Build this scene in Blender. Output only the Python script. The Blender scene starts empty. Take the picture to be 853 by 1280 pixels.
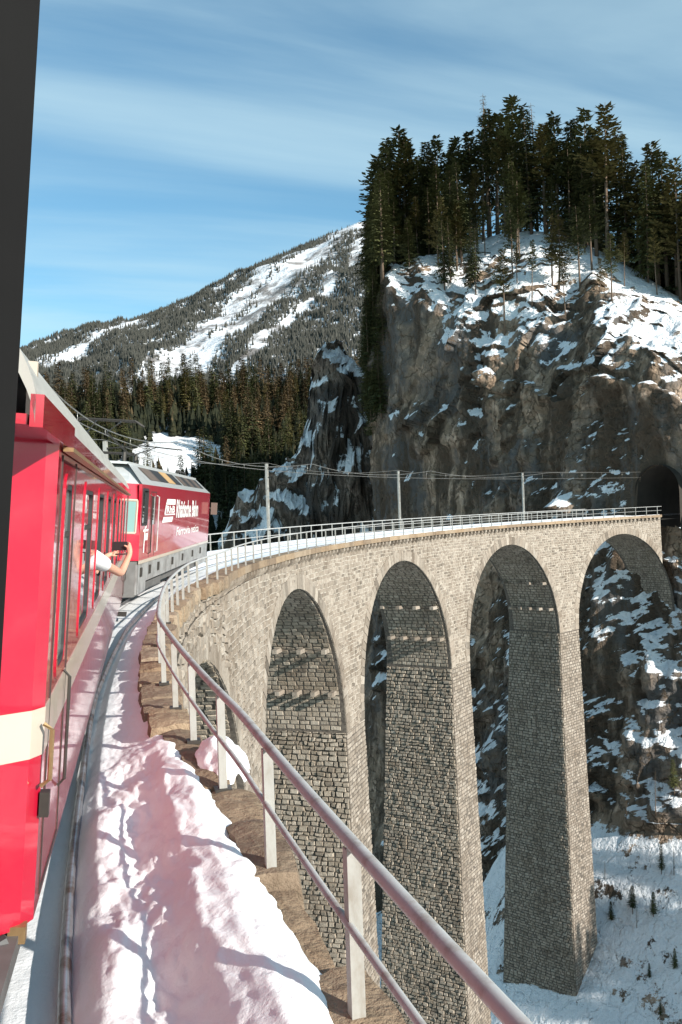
import bpy, math, random
import numpy as np
from mathutils import Vector, Matrix

random.seed(7)
RNG = np.random.default_rng(7)
scene = bpy.context.scene
col = scene.collection
R = math.radians

# ------------------------------------------------------------------ camera, world, sun, exposure
CAM = np.array([1.459, 0.0, 2.45])
HD, ROLL, FPX = 0.3208, -0.0333, 1160.1
Fv = Vector((math.sin(HD), math.cos(HD), 0.0017)).normalized()
R0 = Vector((math.cos(HD), -math.sin(HD), 0))
U0 = R0.cross(Fv)
RX = (R0 * math.cos(ROLL) + U0 * math.sin(ROLL)).normalized()
UX = RX.cross(Fv)
cam_d = bpy.data.cameras.new('camera')
cam_d.sensor_fit = 'VERTICAL'; cam_d.sensor_height = 36.0; cam_d.lens = 36.0 * FPX / 1280.0
cam_d.clip_start = 0.05; cam_d.clip_end = 20000
cam = bpy.data.objects.new('camera', cam_d); col.objects.link(cam)
m = Matrix((RX, UX, -Fv)).transposed().to_4x4(); m.translation = Vector(CAM)
cam.matrix_world = m
scene.camera = cam

SUN_EL, SUN_AZ = R(22.0), math.atan2(0.51, -0.86)          # azimuth clockwise from +Y
sdir = Vector((math.sin(SUN_AZ) * math.cos(SUN_EL), math.cos(SUN_AZ) * math.cos(SUN_EL), math.sin(SUN_EL)))
sun_d = bpy.data.lights.new('sun', 'SUN'); sun_d.energy = 5.0; sun_d.angle = R(0.53); sun_d.color = (1.0, 0.955, 0.885)
sun = bpy.data.objects.new('sun', sun_d); col.objects.link(sun)
sun.rotation_euler = sdir.to_track_quat('Z', 'Y').to_euler()

world = bpy.data.worlds.new('World'); scene.world = world; world.use_nodes = True
wn, wl = world.node_tree.nodes, world.node_tree.links
wn.clear()
sky = wn.new('ShaderNodeTexSky'); sky.sky_type = 'NISHITA'; sky.sun_disc = False
sky.sun_elevation = SUN_EL; sky.sun_rotation = SUN_AZ; sky.altitude = 1000; sky.air_density = 1.0; sky.dust_density = 0.6; sky.ozone_density = 1.6
tc = wn.new('ShaderNodeTexCoord')
sep = wn.new('ShaderNodeSeparateXYZ'); wl.new(tc.outputs['Generated'], sep.inputs[0])
# thin cirrus: project the view direction on a high flat layer and stretch a noise along it
mz = wn.new('ShaderNodeMath'); mz.operation = 'ADD'; mz.inputs[1].default_value = 0.12; wl.new(sep.outputs[2], mz.inputs[0])
dx = wn.new('ShaderNodeMath'); dx.operation = 'DIVIDE'; wl.new(sep.outputs[0], dx.inputs[0]); wl.new(mz.outputs[0], dx.inputs[1])
dy = wn.new('ShaderNodeMath'); dy.operation = 'DIVIDE'; wl.new(sep.outputs[1], dy.inputs[0]); wl.new(mz.outputs[0], dy.inputs[1])
cmb = wn.new('ShaderNodeCombineXYZ'); wl.new(dx.outputs[0], cmb.inputs[0]); wl.new(dy.outputs[0], cmb.inputs[1])
mp = wn.new('ShaderNodeMapping'); mp.inputs['Rotation'].default_value = (0, 0, R(24)); mp.inputs['Scale'].default_value = (0.35, 1.5, 1)
mp.inputs['Location'].default_value = (0.4, 0.55, 0)
wl.new(cmb.outputs[0], mp.inputs[0])
cn = wn.new('ShaderNodeTexNoise'); cn.inputs['Scale'].default_value = 1.3; cn.inputs['Detail'].default_value = 7; cn.inputs['Roughness'].default_value = 0.52
cn.inputs['Distortion'].default_value = 0.35
wl.new(mp.outputs[0], cn.inputs['Vector'])
cr = wn.new('ShaderNodeMapRange'); cr.inputs[1].default_value = 0.34; cr.inputs[2].default_value = 0.74; cr.inputs[3].default_value = 0.08; cr.inputs[4].default_value = 0.66
cr.interpolation_type = 'SMOOTHSTEP'
wl.new(cn.outputs[0], cr.inputs[0])
tint = wn.new('ShaderNodeMixRGB'); tint.blend_type = 'MULTIPLY'; tint.inputs[0].default_value = 1.0; tint.inputs[2].default_value = (0.66, 1.02, 1.02, 1)
wl.new(sky.outputs[0], tint.inputs[1])
cmix = wn.new('ShaderNodeMixRGB'); cmix.inputs[2].default_value = (3.9, 5.3, 5.8, 1)
wl.new(cr.outputs[0], cmix.inputs[0]); wl.new(tint.outputs[0], cmix.inputs[1])
bg = wn.new('ShaderNodeBackground'); bg.inputs[1].default_value = 0.102
wl.new(cmix.outputs[0], bg.inputs[0])
wo = wn.new('ShaderNodeOutputWorld'); wl.new(bg.outputs[0], wo.inputs[0])

vs = scene.view_settings
vs.view_transform = 'Standard'; vs.look = 'None'; vs.exposure = 0.72; vs.gamma = 1.0; vs.use_curve_mapping = False
scene.cycles.max_bounces = 8; scene.cycles.diffuse_bounces = 2; scene.cycles.glossy_bounces = 4

# ------------------------------------------------------------------ track alignment (curve to the right, about 100 m radius)
GR = 0.00706
_S = np.arange(-40, 200, 0.1)
_k = np.interp(_S, [-2, 12, 24, 40, 70, 110, 160], [.0097, .00934, .00928, .01181, .0094, .01008, .01001])
_th = np.cumsum(_k) * .1; _th -= np.interp(0, _S, _th)
_x = np.cumsum(np.sin(_th)) * .1; _y = np.cumsum(np.cos(_th)) * .1
_x -= np.interp(0, _S, _x); _y -= np.interp(0, _S, _y)
def fr(s, o, z):
    """point at distance s along the track, o metres to its right, z above the reference level"""
    s = np.asarray(s, float)
    X, Y, T = np.interp(s, _S, _x), np.interp(s, _S, _y), np.interp(s, _S, _th)
    return np.stack(np.broadcast_arrays(X + o * np.cos(T), Y - o * np.sin(T), z + GR * s), -1)
def heading(s): return float(np.interp(s, _S, _th))
def unp(px, py, d):
    """place in the world seen at a picture point at forward distance d (used to survey the site)"""
    u0, v0 = px - 426.5, 640 - py
    u = u0 * math.cos(ROLL) - v0 * math.sin(ROLL); v = u0 * math.sin(ROLL) + v0 * math.cos(ROLL)
    return CAM + d * (np.array(Fv) + np.array(R0) * u / FPX + np.array(U0) * v / FPX)
def planxy(xp, yp):
    """site grid turned to the camera heading -> world plan"""
    return CAM[0] + xp * R0.x + yp * Fv.x, CAM[1] + xp * R0.y + yp * Fv.y

# ------------------------------------------------------------------ noise
_perm = np.random.default_rng(3).permutation(256); _perm = np.concatenate([_perm, _perm, _perm])
_grad = np.random.default_rng(4).normal(size=(256, 3)); _grad /= np.linalg.norm(_grad, axis=1)[:, None]
def pn(x, y, z):
    x, y, z = np.broadcast_arrays(np.asarray(x, float), np.asarray(y, float), np.asarray(z, float))
    xi, yi, zi = np.floor(x).astype(int), np.floor(y).astype(int), np.floor(z).astype(int)
    xf, yf, zf = x - xi, y - yi, z - zi
    u, v, w = [t * t * t * (t * (t * 6 - 15) + 10) for t in (xf, yf, zf)]
    xi &= 255; yi &= 255; zi &= 255
    def g(i, j, k):
        h = _perm[_perm[_perm[(xi + i) & 255] + ((yi + j) & 255)] + ((zi + k) & 255)]
        G = _grad[h]
        return G[..., 0] * (xf - i) + G[..., 1] * (yf - j) + G[..., 2] * (zf - k)
    a = g(0, 0, 0) * (1 - u) + g(1, 0, 0) * u; b = g(0, 1, 0) * (1 - u) + g(1, 1, 0) * u
    c = g(0, 0, 1) * (1 - u) + g(1, 0, 1) * u; d = g(0, 1, 1) * (1 - u) + g(1, 1, 1) * u
    return (a * (1 - v) + b * v) * (1 - w) + (c * (1 - v) + d * v) * w
def fbm(x, y, z, o=4, lac=2.1, gain=.5):
    t = 0; a = 1.0
    for i in range(o):
        t = t + a * pn(x + 17.3 * i, y + 5.1 * i, z + 9.7 * i); x, y, z = x * lac, y * lac, z * lac; a *= gain
    return t
def ridged(x, y, z, o=4):
    t = 0; a = 1.0
    for i in range(o):
        t = t + a * (1 - 2 * np.abs(pn(x + 11.3 * i, y + 3.1 * i, z + 7.7 * i))); x, y, z = x * 2.1, y * 2.1, z * 2.1; a *= .5
    return t
def sstep(a, b, x): t = np.clip((x - a) / (b - a), 0, 1); return t * t * (3 - 2 * t)

# ------------------------------------------------------------------ materials
def N(nt, typ, **kw):
    n = nt.nodes.new(typ)
    for k, v in kw.items():
        if k in ('operation', 'blend_type', 'interpolation_type', 'noise_dimensions', 'attribute_name', 'wave_type', 'bands_direction', 'feature', 'data_type'): setattr(n, k, v)
        else: n.inputs[k.replace('_', ' ')].default_value = v
    return n
def base_mat(name, color=(.5, .5, .5), rough=.6, metal=0.0, coat=0.0, coat_rough=.03, spec=.5):
    m = bpy.data.materials.new(name); m.use_nodes = True
    b = m.node_tree.nodes['Principled BSDF']
    b.inputs['Base Color'].default_value = (*color, 1); b.inputs['Roughness'].default_value = rough; b.inputs['Metallic'].default_value = metal
    b.inputs['Coat Weight'].default_value = coat; b.inputs['Coat Roughness'].default_value = coat_rough
    b.inputs['Specular IOR Level'].default_value = spec
    return m, m.node_tree, b
def mixcol(nt, a, b, fac, blend='MIX'):
    n = nt.nodes.new('ShaderNodeMixRGB'); n.blend_type = blend
    for i, v in ((1, a), (2, b)):
        if hasattr(v, 'links'): nt.links.new(v, n.inputs[i])
        else: n.inputs[i].default_value = (*v, 1)
    if hasattr(fac, 'links'): nt.links.new(fac, n.inputs[0])
    else: n.inputs[0].default_value = fac
    return n.outputs[0]
def rng_(nt, src, a, b, c=0.0, d=1.0):
    n = nt.nodes.new('ShaderNodeMapRange'); n.interpolation_type = 'SMOOTHSTEP'
    for i, v in zip((1, 2, 3, 4), (a, b, c, d)): n.inputs[i].default_value = v
    nt.links.new(src, n.inputs[0]); return n.outputs[0]
def noise_(nt, scale, detail=5, rough=.55, vec=None, dist=0.0, mscale=None, obj=False):
    n = nt.nodes.new('ShaderNodeTexNoise'); n.inputs['Scale'].default_value = scale; n.inputs['Detail'].default_value = detail
    n.inputs['Roughness'].default_value = rough; n.inputs['Distortion'].default_value = dist
    if vec is None:
        if obj: t = nt.nodes.new('ShaderNodeTexCoord'); vec = t.outputs['Object']
        else: t = nt.nodes.new('ShaderNodeNewGeometry'); vec = t.outputs['Position']
    if mscale:
        mm = nt.nodes.new('ShaderNodeMapping'); mm.inputs['Scale'].default_value = mscale; nt.links.new(vec, mm.inputs[0]); vec = mm.outputs[0]
    nt.links.new(vec, n.inputs['Vector']); return n.outputs[0]
def bump_(nt, b, h, strength=.3, dist=.1, prev=None):
    n = nt.nodes.new('ShaderNodeBump'); n.inputs['Strength'].default_value = strength; n.inputs['Distance'].default_value = dist
    nt.links.new(h, n.inputs['Height'])
    if prev: nt.links.new(prev, n.inputs['Normal'])
    nt.links.new(n.outputs[0], b.inputs['Normal']); return n.outputs[0]

M = {}
def paint(name, color, rough=.35, coat=1.0, dirt=.12):
    m, nt, b = base_mat(name, color, rough, coat=coat, coat_rough=.04)
    n = noise_(nt, 3.0, 6, .6, mscale=(1, 1, .35))
    c = mixcol(nt, color, tuple(x * .72 + .02 for x in color), rng_(nt, n, .45, .8, 0, dirt * 4 if dirt < .25 else 1))
    nt.links.new(c, b.inputs['Base Color'])
    n2 = noise_(nt, 2.2, 3, .5); bump_(nt, b, n2, .02, .02)
    n3 = noise_(nt, 14, 4, .6); nt.links.new(rng_(nt, n3, .3, .8, .02, .12), b.inputs['Coat Roughness'])
    M[name] = m
paint('red_paint', (.41, .0035, .023), dirt=.16)
paint('white_paint', (.46, .385, .31), .45, .6)
paint('silver_paint', (.50, .51, .50), .35, .6)
paint('roof_grey', (.36, .345, .31), .55, .1, .2)
paint('lettering', (.85, .84, .80), .45, .3, .05)
paint('ochre_panel', (.52, .32, .14), .5, .2)
paint('brown_panel', (.13, .095, .075), .5, .2)
m, nt, b = base_mat('underframe', (.10, .10, .10), .7); c = mixcol(nt, (.16, .155, .15), (.05, .045, .04), noise_(nt, 4, 5)); nt.links.new(c, b.inputs['Base Color']); M['underframe'] = m
m, nt, b = base_mat('skirt_grey', (.33, .33, .32), .4, .3); c = mixcol(nt, (.40, .40, .39), (.20, .19, .18), rng_(nt, noise_(nt, 2.5, 6, .65), .35, .75)); nt.links.new(c, b.inputs['Base Color']); M['skirt_grey'] = m
m, nt, b = base_mat('rubber', (.018, .018, .019), .55); c = mixcol(nt, (.012, .012, .013), (.035, .035, .035), noise_(nt, 30, 3)); nt.links.new(c, b.inputs['Base Color']); M['rubber'] = m
m, nt, b = base_mat('frame_black', (.022, .022, .023), .85, spec=.1); c = mixcol(nt, (.007, .007, .0075), (.014, .014, .014), noise_(nt, 14, 3)); nt.links.new(c, b.inputs['Base Color']); M['frame_black'] = m
m, nt, b = base_mat('glass', (.012, .016, .016), .03, coat=1.0, coat_rough=.01, spec=.8); n = noise_(nt, 1.3, 2); nt.links.new(rng_(nt, n, .3, .8, .01, .05), b.inputs['Roughness']); M['glass'] = m
m, nt, b = base_mat('glass_green', (.16, .26, .24), .05, coat=1.0, coat_rough=.01); n = noise_(nt, 1.3, 2); nt.links.new(rng_(nt, n, .3, .8, .02, .08), b.inputs['Roughness']); M['glass_green'] = m
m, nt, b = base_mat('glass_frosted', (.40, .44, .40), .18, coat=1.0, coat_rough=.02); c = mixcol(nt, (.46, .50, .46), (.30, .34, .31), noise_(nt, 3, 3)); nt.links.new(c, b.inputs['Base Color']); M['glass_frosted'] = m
m, nt, b = base_mat('galvanised', (.36, .36, .35), .6, .0, spec=.3)
n = noise_(nt, 9, 6, .65, obj=False); c = mixcol(nt, (.40, .40, .39), (.25, .22, .19), rng_(nt, n, .45, .75)); nt.links.new(c, b.inputs['Base Color'])
n2 = noise_(nt, 60, 3); bump_(nt, b, n2, .12, .004); M['galvanised'] = m
m, nt, b = base_mat('post_paint', (.50, .49, .44), .6); n = noise_(nt, 7, 6, .7, mscale=(1, 1, .4)); c = mixcol(nt, (.31, .305, .28), (.18, .15, .115), rng_(nt, n, .42, .8)); nt.links.new(c, b.inputs['Base Color']); bump_(nt, b, noise_(nt, 45, 3), .15, .004); M['post_paint'] = m
m, nt, b = base_mat('rail_steel', (.27, .26, .27), .32, .75); n = noise_(nt, 6, 6, .7); c = mixcol(nt, (.40, .40, .42), (.17, .11, .08), rng_(nt, n, .42, .7)); nt.links.new(c, b.inputs['Base Color']); M['rail_steel'] = m
m, nt, b = base_mat('wire', (.5, .48, .45), .35, .8); c = mixcol(nt, (.5, .48, .45), (.4, .36, .3), noise_(nt, 3)); nt.links.new(c, b.inputs['Base Color']); M['wire'] = m
m, nt, b = base_mat('dark_metal', (.06, .055, .05), .5, .5); c = mixcol(nt, (.08, .07, .06), (.03, .028, .026), noise_(nt, 12)); nt.links.new(c, b.inputs['Base Color']); M['dark_metal'] = m
m, nt, b = base_mat('brass', (.42, .28, .14), .4, .7); c = mixcol(nt, (.48, .33, .17), (.25, .15, .07), noise_(nt, 25)); nt.links.new(c, b.inputs['Base Color']); M['brass'] = m
m, nt, b = base_mat('black_plastic', (.012, .012, .014), .3); c = mixcol(nt, (.012, .012, .014), (.03, .03, .03), noise_(nt, 40)); nt.links.new(c, b.inputs['Base Color']); M['black_plastic'] = m
m, nt, b = base_mat('skin', (.52, .29, .20), .5); c = mixcol(nt, (.56, .32, .22), (.44, .22, .15), noise_(nt, 30, 4)); nt.links.new(c, b.inputs['Base Color']); b.inputs['Subsurface Weight'].default_value = .1; b.inputs['Subsurface Radius'].default_value = (.02, .008, .004); M['skin'] = m
m, nt, b = base_mat('shirt', (.74, .73, .72), .85); n = noise_(nt, 22, 4); c = mixcol(nt, (.76, .75, .74), (.62, .61, .60), n); nt.links.new(c, b.inputs['Base Color']); bump_(nt, b, n, .3, .01); M['shirt'] = m

# snow
m, nt, b = base_mat('snow', (.84, .84, .84), .65, spec=.3)
g1 = noise_(nt, 6.5, 8, .62); g2 = noise_(nt, 38, 5, .65); g3 = noise_(nt, 190, 2, .5)
c = mixcol(nt, (.90, .90, .90), (.78, .775, .77), rng_(nt, noise_(nt, 1.3, 7, .7), .5, .85, 0, .5)); nt.links.new(c, b.inputs['Base Color'])
p = bump_(nt, b, g1, .30, .06); p = bump_(nt, b, g2, .30, .012, p); bump_(nt, b, g3, .2, .002, p); M['snow'] = m

def stone_mat(name, cols, mortar=None, bumps=(.6, .05), scale=7.0):
    m, nt, b = base_mat(name, cols[0], .85, spec=.25)
    at = nt.nodes.new('ShaderNodeAttribute'); at.attribute_name = 'tint'
    ramp = nt.nodes.new('ShaderNodeValToRGB'); e = ramp.color_ramp.elements
    for i, cc in enumerate(cols):
        x = i / (len(cols) - 1)
        el = e[0] if i == 0 else (e[len(e) - 1] if i == len(cols) - 1 else e.new(x)); el.position = x; el.color = (*cc, 1)
    nt.links.new(at.outputs['Fac'], ramp.inputs[0])
    n1 = noise_(nt, scale, 6, .65); n2 = noise_(nt, .35, 4, .6)
    c = mixcol(nt, ramp.outputs[0], (.62, .60, .58), rng_(nt, n1, .4, .75, 0, .75), 'MULTIPLY')
    c = mixcol(nt, c, (.74, .70, .66), rng_(nt, n2, .48, .7, 0, .8), 'MULTIPLY')
    c = mixcol(nt, c, (.55, .52, .50), rng_(nt, noise_(nt, .9, 6, .6, mscale=(1, 1, .10)), .54, .70, 0, .75), 'MULTIPLY')
    c = mixcol(nt, c, (.62, .59, .54), rng_(nt, noise_(nt, 1.3, 6, .65, mscale=(1, 1, .14)), .62, .76, 0, .35))
    nt.links.new(c, b.inputs['Base Color'])
    p = bump_(nt, b, n1, bumps[0], bumps[1]); bump_(nt, b, noise_(nt, scale * 6, 4, .6), .4, bumps[1] * .25, p)
    M[name] = m
stone_mat('stone', [(.205, .168, .132), (.31, .26, .21), (.24, .20, .16), (.37, .32, .265), (.145, .12, .095)])
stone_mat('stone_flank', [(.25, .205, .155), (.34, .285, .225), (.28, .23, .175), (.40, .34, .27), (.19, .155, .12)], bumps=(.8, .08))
stone_mat('coping', [(.26, .18, .115), (.34, .25, .165), (.22, .16, .11), (.36, .28, .20)], bumps=(1.0, .06), scale=11.0)
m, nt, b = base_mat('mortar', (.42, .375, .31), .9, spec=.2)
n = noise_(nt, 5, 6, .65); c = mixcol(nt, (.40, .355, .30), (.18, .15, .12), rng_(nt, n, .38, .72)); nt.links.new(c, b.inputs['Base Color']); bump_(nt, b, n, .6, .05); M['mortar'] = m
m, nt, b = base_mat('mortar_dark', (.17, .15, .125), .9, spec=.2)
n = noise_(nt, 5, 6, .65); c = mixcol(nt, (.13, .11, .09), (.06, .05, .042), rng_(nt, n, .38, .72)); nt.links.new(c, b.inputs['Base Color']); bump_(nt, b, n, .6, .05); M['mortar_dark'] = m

# rock with snow lying where the surface is flat enough
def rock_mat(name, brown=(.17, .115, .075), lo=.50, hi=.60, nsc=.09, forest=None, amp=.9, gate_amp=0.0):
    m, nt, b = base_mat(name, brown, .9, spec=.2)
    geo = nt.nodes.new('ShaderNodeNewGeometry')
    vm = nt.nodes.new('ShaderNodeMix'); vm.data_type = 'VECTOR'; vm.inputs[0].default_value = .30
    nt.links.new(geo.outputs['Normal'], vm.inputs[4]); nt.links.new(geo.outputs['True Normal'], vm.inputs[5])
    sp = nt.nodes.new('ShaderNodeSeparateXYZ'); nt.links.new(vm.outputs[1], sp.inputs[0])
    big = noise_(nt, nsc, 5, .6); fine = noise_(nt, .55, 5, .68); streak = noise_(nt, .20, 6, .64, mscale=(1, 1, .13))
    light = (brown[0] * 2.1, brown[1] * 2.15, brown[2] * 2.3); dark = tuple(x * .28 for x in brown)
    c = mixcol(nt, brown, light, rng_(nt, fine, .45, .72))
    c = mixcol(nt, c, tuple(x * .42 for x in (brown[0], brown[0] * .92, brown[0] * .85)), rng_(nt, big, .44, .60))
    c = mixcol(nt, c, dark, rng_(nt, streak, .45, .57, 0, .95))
    nz_ = nt.nodes.new('ShaderNodeTexNoise'); nz_.inputs['Scale'].default_value = .5; nz_.inputs['Detail'].default_value = 3; nt.links.new(geo.outputs['Position'], nz_.inputs['Vector'])
    sc_ = nt.nodes.new('ShaderNodeVectorMath'); sc_.operation = 'MULTIPLY'; sc_.inputs[1].default_value = (1, 1, .55); nt.links.new(geo.outputs['Position'], sc_.inputs[0])
    no_ = nt.nodes.new('ShaderNodeVectorMath'); no_.operation = 'MULTIPLY_ADD'; no_.inputs[1].default_value = (3, 3, 3); nt.links.new(nz_.outputs['Color'], no_.inputs[0]); nt.links.new(sc_.outputs[0], no_.inputs[2])
    vr = nt.nodes.new('ShaderNodeTexVoronoi'); vr.feature = 'DISTANCE_TO_EDGE'; vr.inputs['Scale'].default_value = .42; nt.links.new(no_.outputs[0], vr.inputs['Vector'])
    crack = rng_(nt, vr.outputs['Distance'], 0.0, .055)
    c = mixcol(nt, tuple(x * .45 for x in brown), c, crack)
    ad = nt.nodes.new('ShaderNodeMath'); ad.operation = 'MULTIPLY_ADD'; ad.inputs[1].default_value = amp; nt.links.new(noise_(nt, .42, 6, .75), ad.inputs[0]); nt.links.new(sp.outputs[2], ad.inputs[2])
    sub = nt.nodes.new('ShaderNodeMath'); sub.operation = 'SUBTRACT'; sub.inputs[1].default_value = amp * .5; nt.links.new(ad.outputs[0], sub.inputs[0])
    gate = nt.nodes.new('ShaderNodeMath'); gate.operation = 'MULTIPLY_ADD'; gate.inputs[1].default_value = gate_amp; gate.inputs[2].default_value = 0
    nt.links.new(noise_(nt, .045, 4, .6), gate.inputs[0])
    g2_ = nt.nodes.new('ShaderNodeMath'); g2_.operation = 'ADD'; nt.links.new(sub.outputs[0], g2_.inputs[0]); nt.links.new(gate.outputs[0], g2_.inputs[1])
    g3_ = nt.nodes.new('ShaderNodeMath'); g3_.operation = 'SUBTRACT'; g3_.inputs[1].default_value = gate_amp * .5; nt.links.new(g2_.outputs[0], g3_.inputs[0])
    snow = rng_(nt, g3_.outputs[0], lo, hi)
    c = mixcol(nt, c, (.83, .83, .83), snow)
    nt.links.new(c, b.inputs['Base Color'])
    p = bump_(nt, b, fine, .9, .9, geo.outputs['True Normal']); p = bump_(nt, b, noise_(nt, 2.4, 4, .65), .8, .25, p); bump_(nt, b, crack, .45, .35, p)
    M[name] = m
rock_mat('rock', brown=(.255, .182, .124), lo=.57, hi=.62, amp=1.0, gate_amp=1.5)
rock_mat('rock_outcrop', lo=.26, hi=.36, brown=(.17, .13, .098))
rock_mat('hill_ground', lo=.25, hi=.5, brown=(.07, .055, .04))
m, nt, b = base_mat('mountain_ground', (.7, .7, .7), .9, spec=.1)
n = noise_(nt, .010, 9, .68); n2 = noise_(nt, .004, 7, .6)
geo = nt.nodes.new('ShaderNodeNewGeometry'); sp = nt.nodes.new('ShaderNodeSeparateXYZ'); nt.links.new(geo.outputs['Normal'], sp.inputs[0])
c = mixcol(nt, (.80, .80, .81), (.12, .10, .085), rng_(nt, n, .46, .62, 0, .85)); nt.links.new(c, b.inputs['Base Color']); bump_(nt, b, n, .8, 25); M['mountain_ground'] = m

def leaf_mat(name, a, bcol, trans=.0):
    m, nt, b = base_mat(name, a, .75, spec=.15)
    oi = nt.nodes.new('ShaderNodeObjectInfo')
    n = noise_(nt, .9, 5, .7)
    c = mixcol(nt, a, bcol, rng_(nt, n, .35, .7))
    c = mixcol(nt, c, tuple(min(1, x * 1.7) for x in bcol), rng_(nt, oi.outputs['Random'], .3, 1.0, 0, .5))
    nt.links.new(c, b.inputs['Base Color']); M[name] = m
leaf_mat('needles', (.040, .048, .020), (.080, .080, .030))
leaf_mat('needles_dark', (.016, .019, .011), (.028, .030, .015))
leaf_mat('needles_olive', (.065, .062, .022), (.125, .102, .038))
leaf_mat('needles_brown', (.085, .058, .028), (.15, .105, .055))
m, nt, b = base_mat('undergrowth_mix', (.02, .02, .012), .8, spec=.1)
c = mixcol(nt, (.014, .017, .010), (.032, .032, .016), rng_(nt, noise_(nt, .25, 5, .7), .4, .7)); c = mixcol(nt, c, (.10, .070, .036), rng_(nt, noise_(nt, .055, 6, .75), .54, .66, 0, .9)); nt.links.new(c, b.inputs['Base Color']); M['undergrowth_mix'] = m
leaf_mat('needles_far', (.032, .034, .030), (.060, .058, .048))
m, nt, b = base_mat('bark', (.16, .11, .075), .9, spec=.1); c = mixcol(nt, (.20, .14, .10), (.08, .06, .045), noise_(nt, 1.5, 6, .7, mscale=(1, 1, .25))); nt.links.new(c, b.inputs['Base Color']); M['bark'] = m
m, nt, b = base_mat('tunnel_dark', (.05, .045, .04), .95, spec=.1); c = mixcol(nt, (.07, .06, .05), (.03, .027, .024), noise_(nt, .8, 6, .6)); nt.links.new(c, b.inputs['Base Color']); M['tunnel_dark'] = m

# ------------------------------------------------------------------ mesh helpers
def tag(o, label=None, cat=None, group=None, kind=None):
    if label: o['label'] = label
    if cat: o['category'] = cat
    if group: o['group'] = group
    if kind: o['kind'] = kind
    return o
def empty(name, loc=(0, 0, 0), parent=None):
    o = bpy.data.objects.new(name, None); o.location = loc; o.empty_display_size = .3
    col.objects.link(o); o.parent = parent; return o
def add_mesh(name, me, mat, parent=None, smooth=False, mw=None):
    o = bpy.data.objects.new(name, me); col.objects.link(o)
    if parent is not None: o.parent = parent
    if mw is not None: o.matrix_local = mw
    if mat is not None and not me.materials: me.materials.append(M[mat])
    return o
def mk(name, V, F, mat, parent=None, smooth=False, tint=None, kind=None):
    me = bpy.data.meshes.new(name)
    me.from_pydata(np.asarray(V, float).tolist(), [], F if isinstance(F, list) else F.tolist())
    if smooth: me.polygons.foreach_set('use_smooth', [True] * len(me.polygons))
    if tint is not None:
        at = me.attributes.new('tint', 'FLOAT', 'POINT'); at.data.foreach_set('value', np.asarray(tint, np.float32))
    me.update(); o = add_mesh(name, me, mat, parent)
    if kind: o['kind'] = kind
    return o
class MB:
    def __init__(s): s.v = []; s.f = []; s.t = []
    def add(s, V, F, t=None):
        n = len(s.v); s.v += [tuple(map(float, p)) for p in V]; s.f += [tuple(i + n for i in f) for f in F]
        s.t += [random.random() if t is None else t] * len(V)
    def box(s, a, b, M4=None):
        (x0, y0, z0), (x1, y1, z1) = a, b
        V = [(x0, y0, z0), (x1, y0, z0), (x1, y1, z0), (x0, y1, z0), (x0, y0, z1), (x1, y0, z1), (x1, y1, z1), (x0, y1, z1)]
        if M4 is not None: V = [M4 @ Vector(p) for p in V]
        s.add(V, [(0, 3, 2, 1), (4, 5, 6, 7), (0, 1, 5, 4), (1, 2, 6, 5), (2, 3, 7, 6), (3, 0, 4, 7)])
    def tube(s, pts, r, n=8, cap=True):
        pts = [Vector(p) for p in pts]; rings = []
        up = Vector((0, 0, 1))
        for i, p in enumerate(pts):
            d = (pts[min(i + 1, len(pts) - 1)] - pts[max(i - 1, 0)]).normalized()
            a = d.cross(up if abs(d.z) < .95 else Vector((1, 0, 0))).normalized(); b = a.cross(d)
            rr = r[i] if hasattr(r, '__len__') else r
            rings.append([p + (a * math.cos(2 * math.pi * k / n) + b * math.sin(2 * math.pi * k / n)) * rr for k in range(n)])
        V = [q for g in rings for q in g]; F = []
        for i in range(len(pts) - 1):
            for k in range(n): F.append((i * n + k, i * n + (k + 1) % n, (i + 1) * n + (k + 1) % n, (i + 1) * n + k))
        if cap: F.append(tuple(range(n))[::-1]); F.append(tuple((len(pts) - 1) * n + k for k in range(n)))
        s.add(V, F)
    def build(s, name, mat, parent=None, smooth=False, kind=None, tint=False):
        return mk(name, s.v, s.f, mat, parent, smooth, s.t if tint else None, kind)
def grid_faces(nu, nv, flip=False):
    i = np.arange(nu - 1)[:, None] * nv + np.arange(nv - 1)[None, :]
    q = np.stack([i, i + nv, i + nv + 1, i + 1], -1).reshape(-1, 4)
    return q[:, ::-1] if flip else q
def grid_obj(name, P, mat, parent=None, smooth=True, flip=False, keep=None, kind=None):
    nu, nv = P.shape[:2]; F = grid_faces(nu, nv, flip)
    if keep is not None: F = F[keep.reshape(-1)]
    return mk(name, P.reshape(-1, 3), F, mat, parent, smooth, kind=kind)
def bevel_mod(o, w=.01, seg=2):
    md = o.modifiers.new('bevel', 'BEVEL'); md.width = w; md.segments = seg; md.limit_method = 'ANGLE'; return o

# ================================================================== TERRAIN
# ---- valley floor and the near sides of the gorge
gx = np.linspace(-420, 420, 141); gy = np.linspace(-320, 420, 131)
X, Y = np.meshgrid(gx, gy, indexing='ij')
Z = -66 + 6 * fbm(X / 60, Y / 60, .3) + 1.2 * fbm(X / 9, Y / 9, .7)
Z = Z + 49 * np.exp(-(((X - 98) / 34) ** 2 + ((Y - 32) / 22) ** 2))                 # unseen spur inside the curve, shaped to shade the last pier's foot
Z = np.maximum(Z, -66 + 60 * sstep(120, 300, X) + 8 * fbm(X / 30, Y / 30, .1))
Z = Z + 66 * sstep(6, -30, Y) * sstep(70, 10, np.abs(X + 5)) * .97
Z0 = Z
grid_obj('valley_ground', np.stack([X, Y, Z], -1), 'hill_ground', kind='structure')

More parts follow.
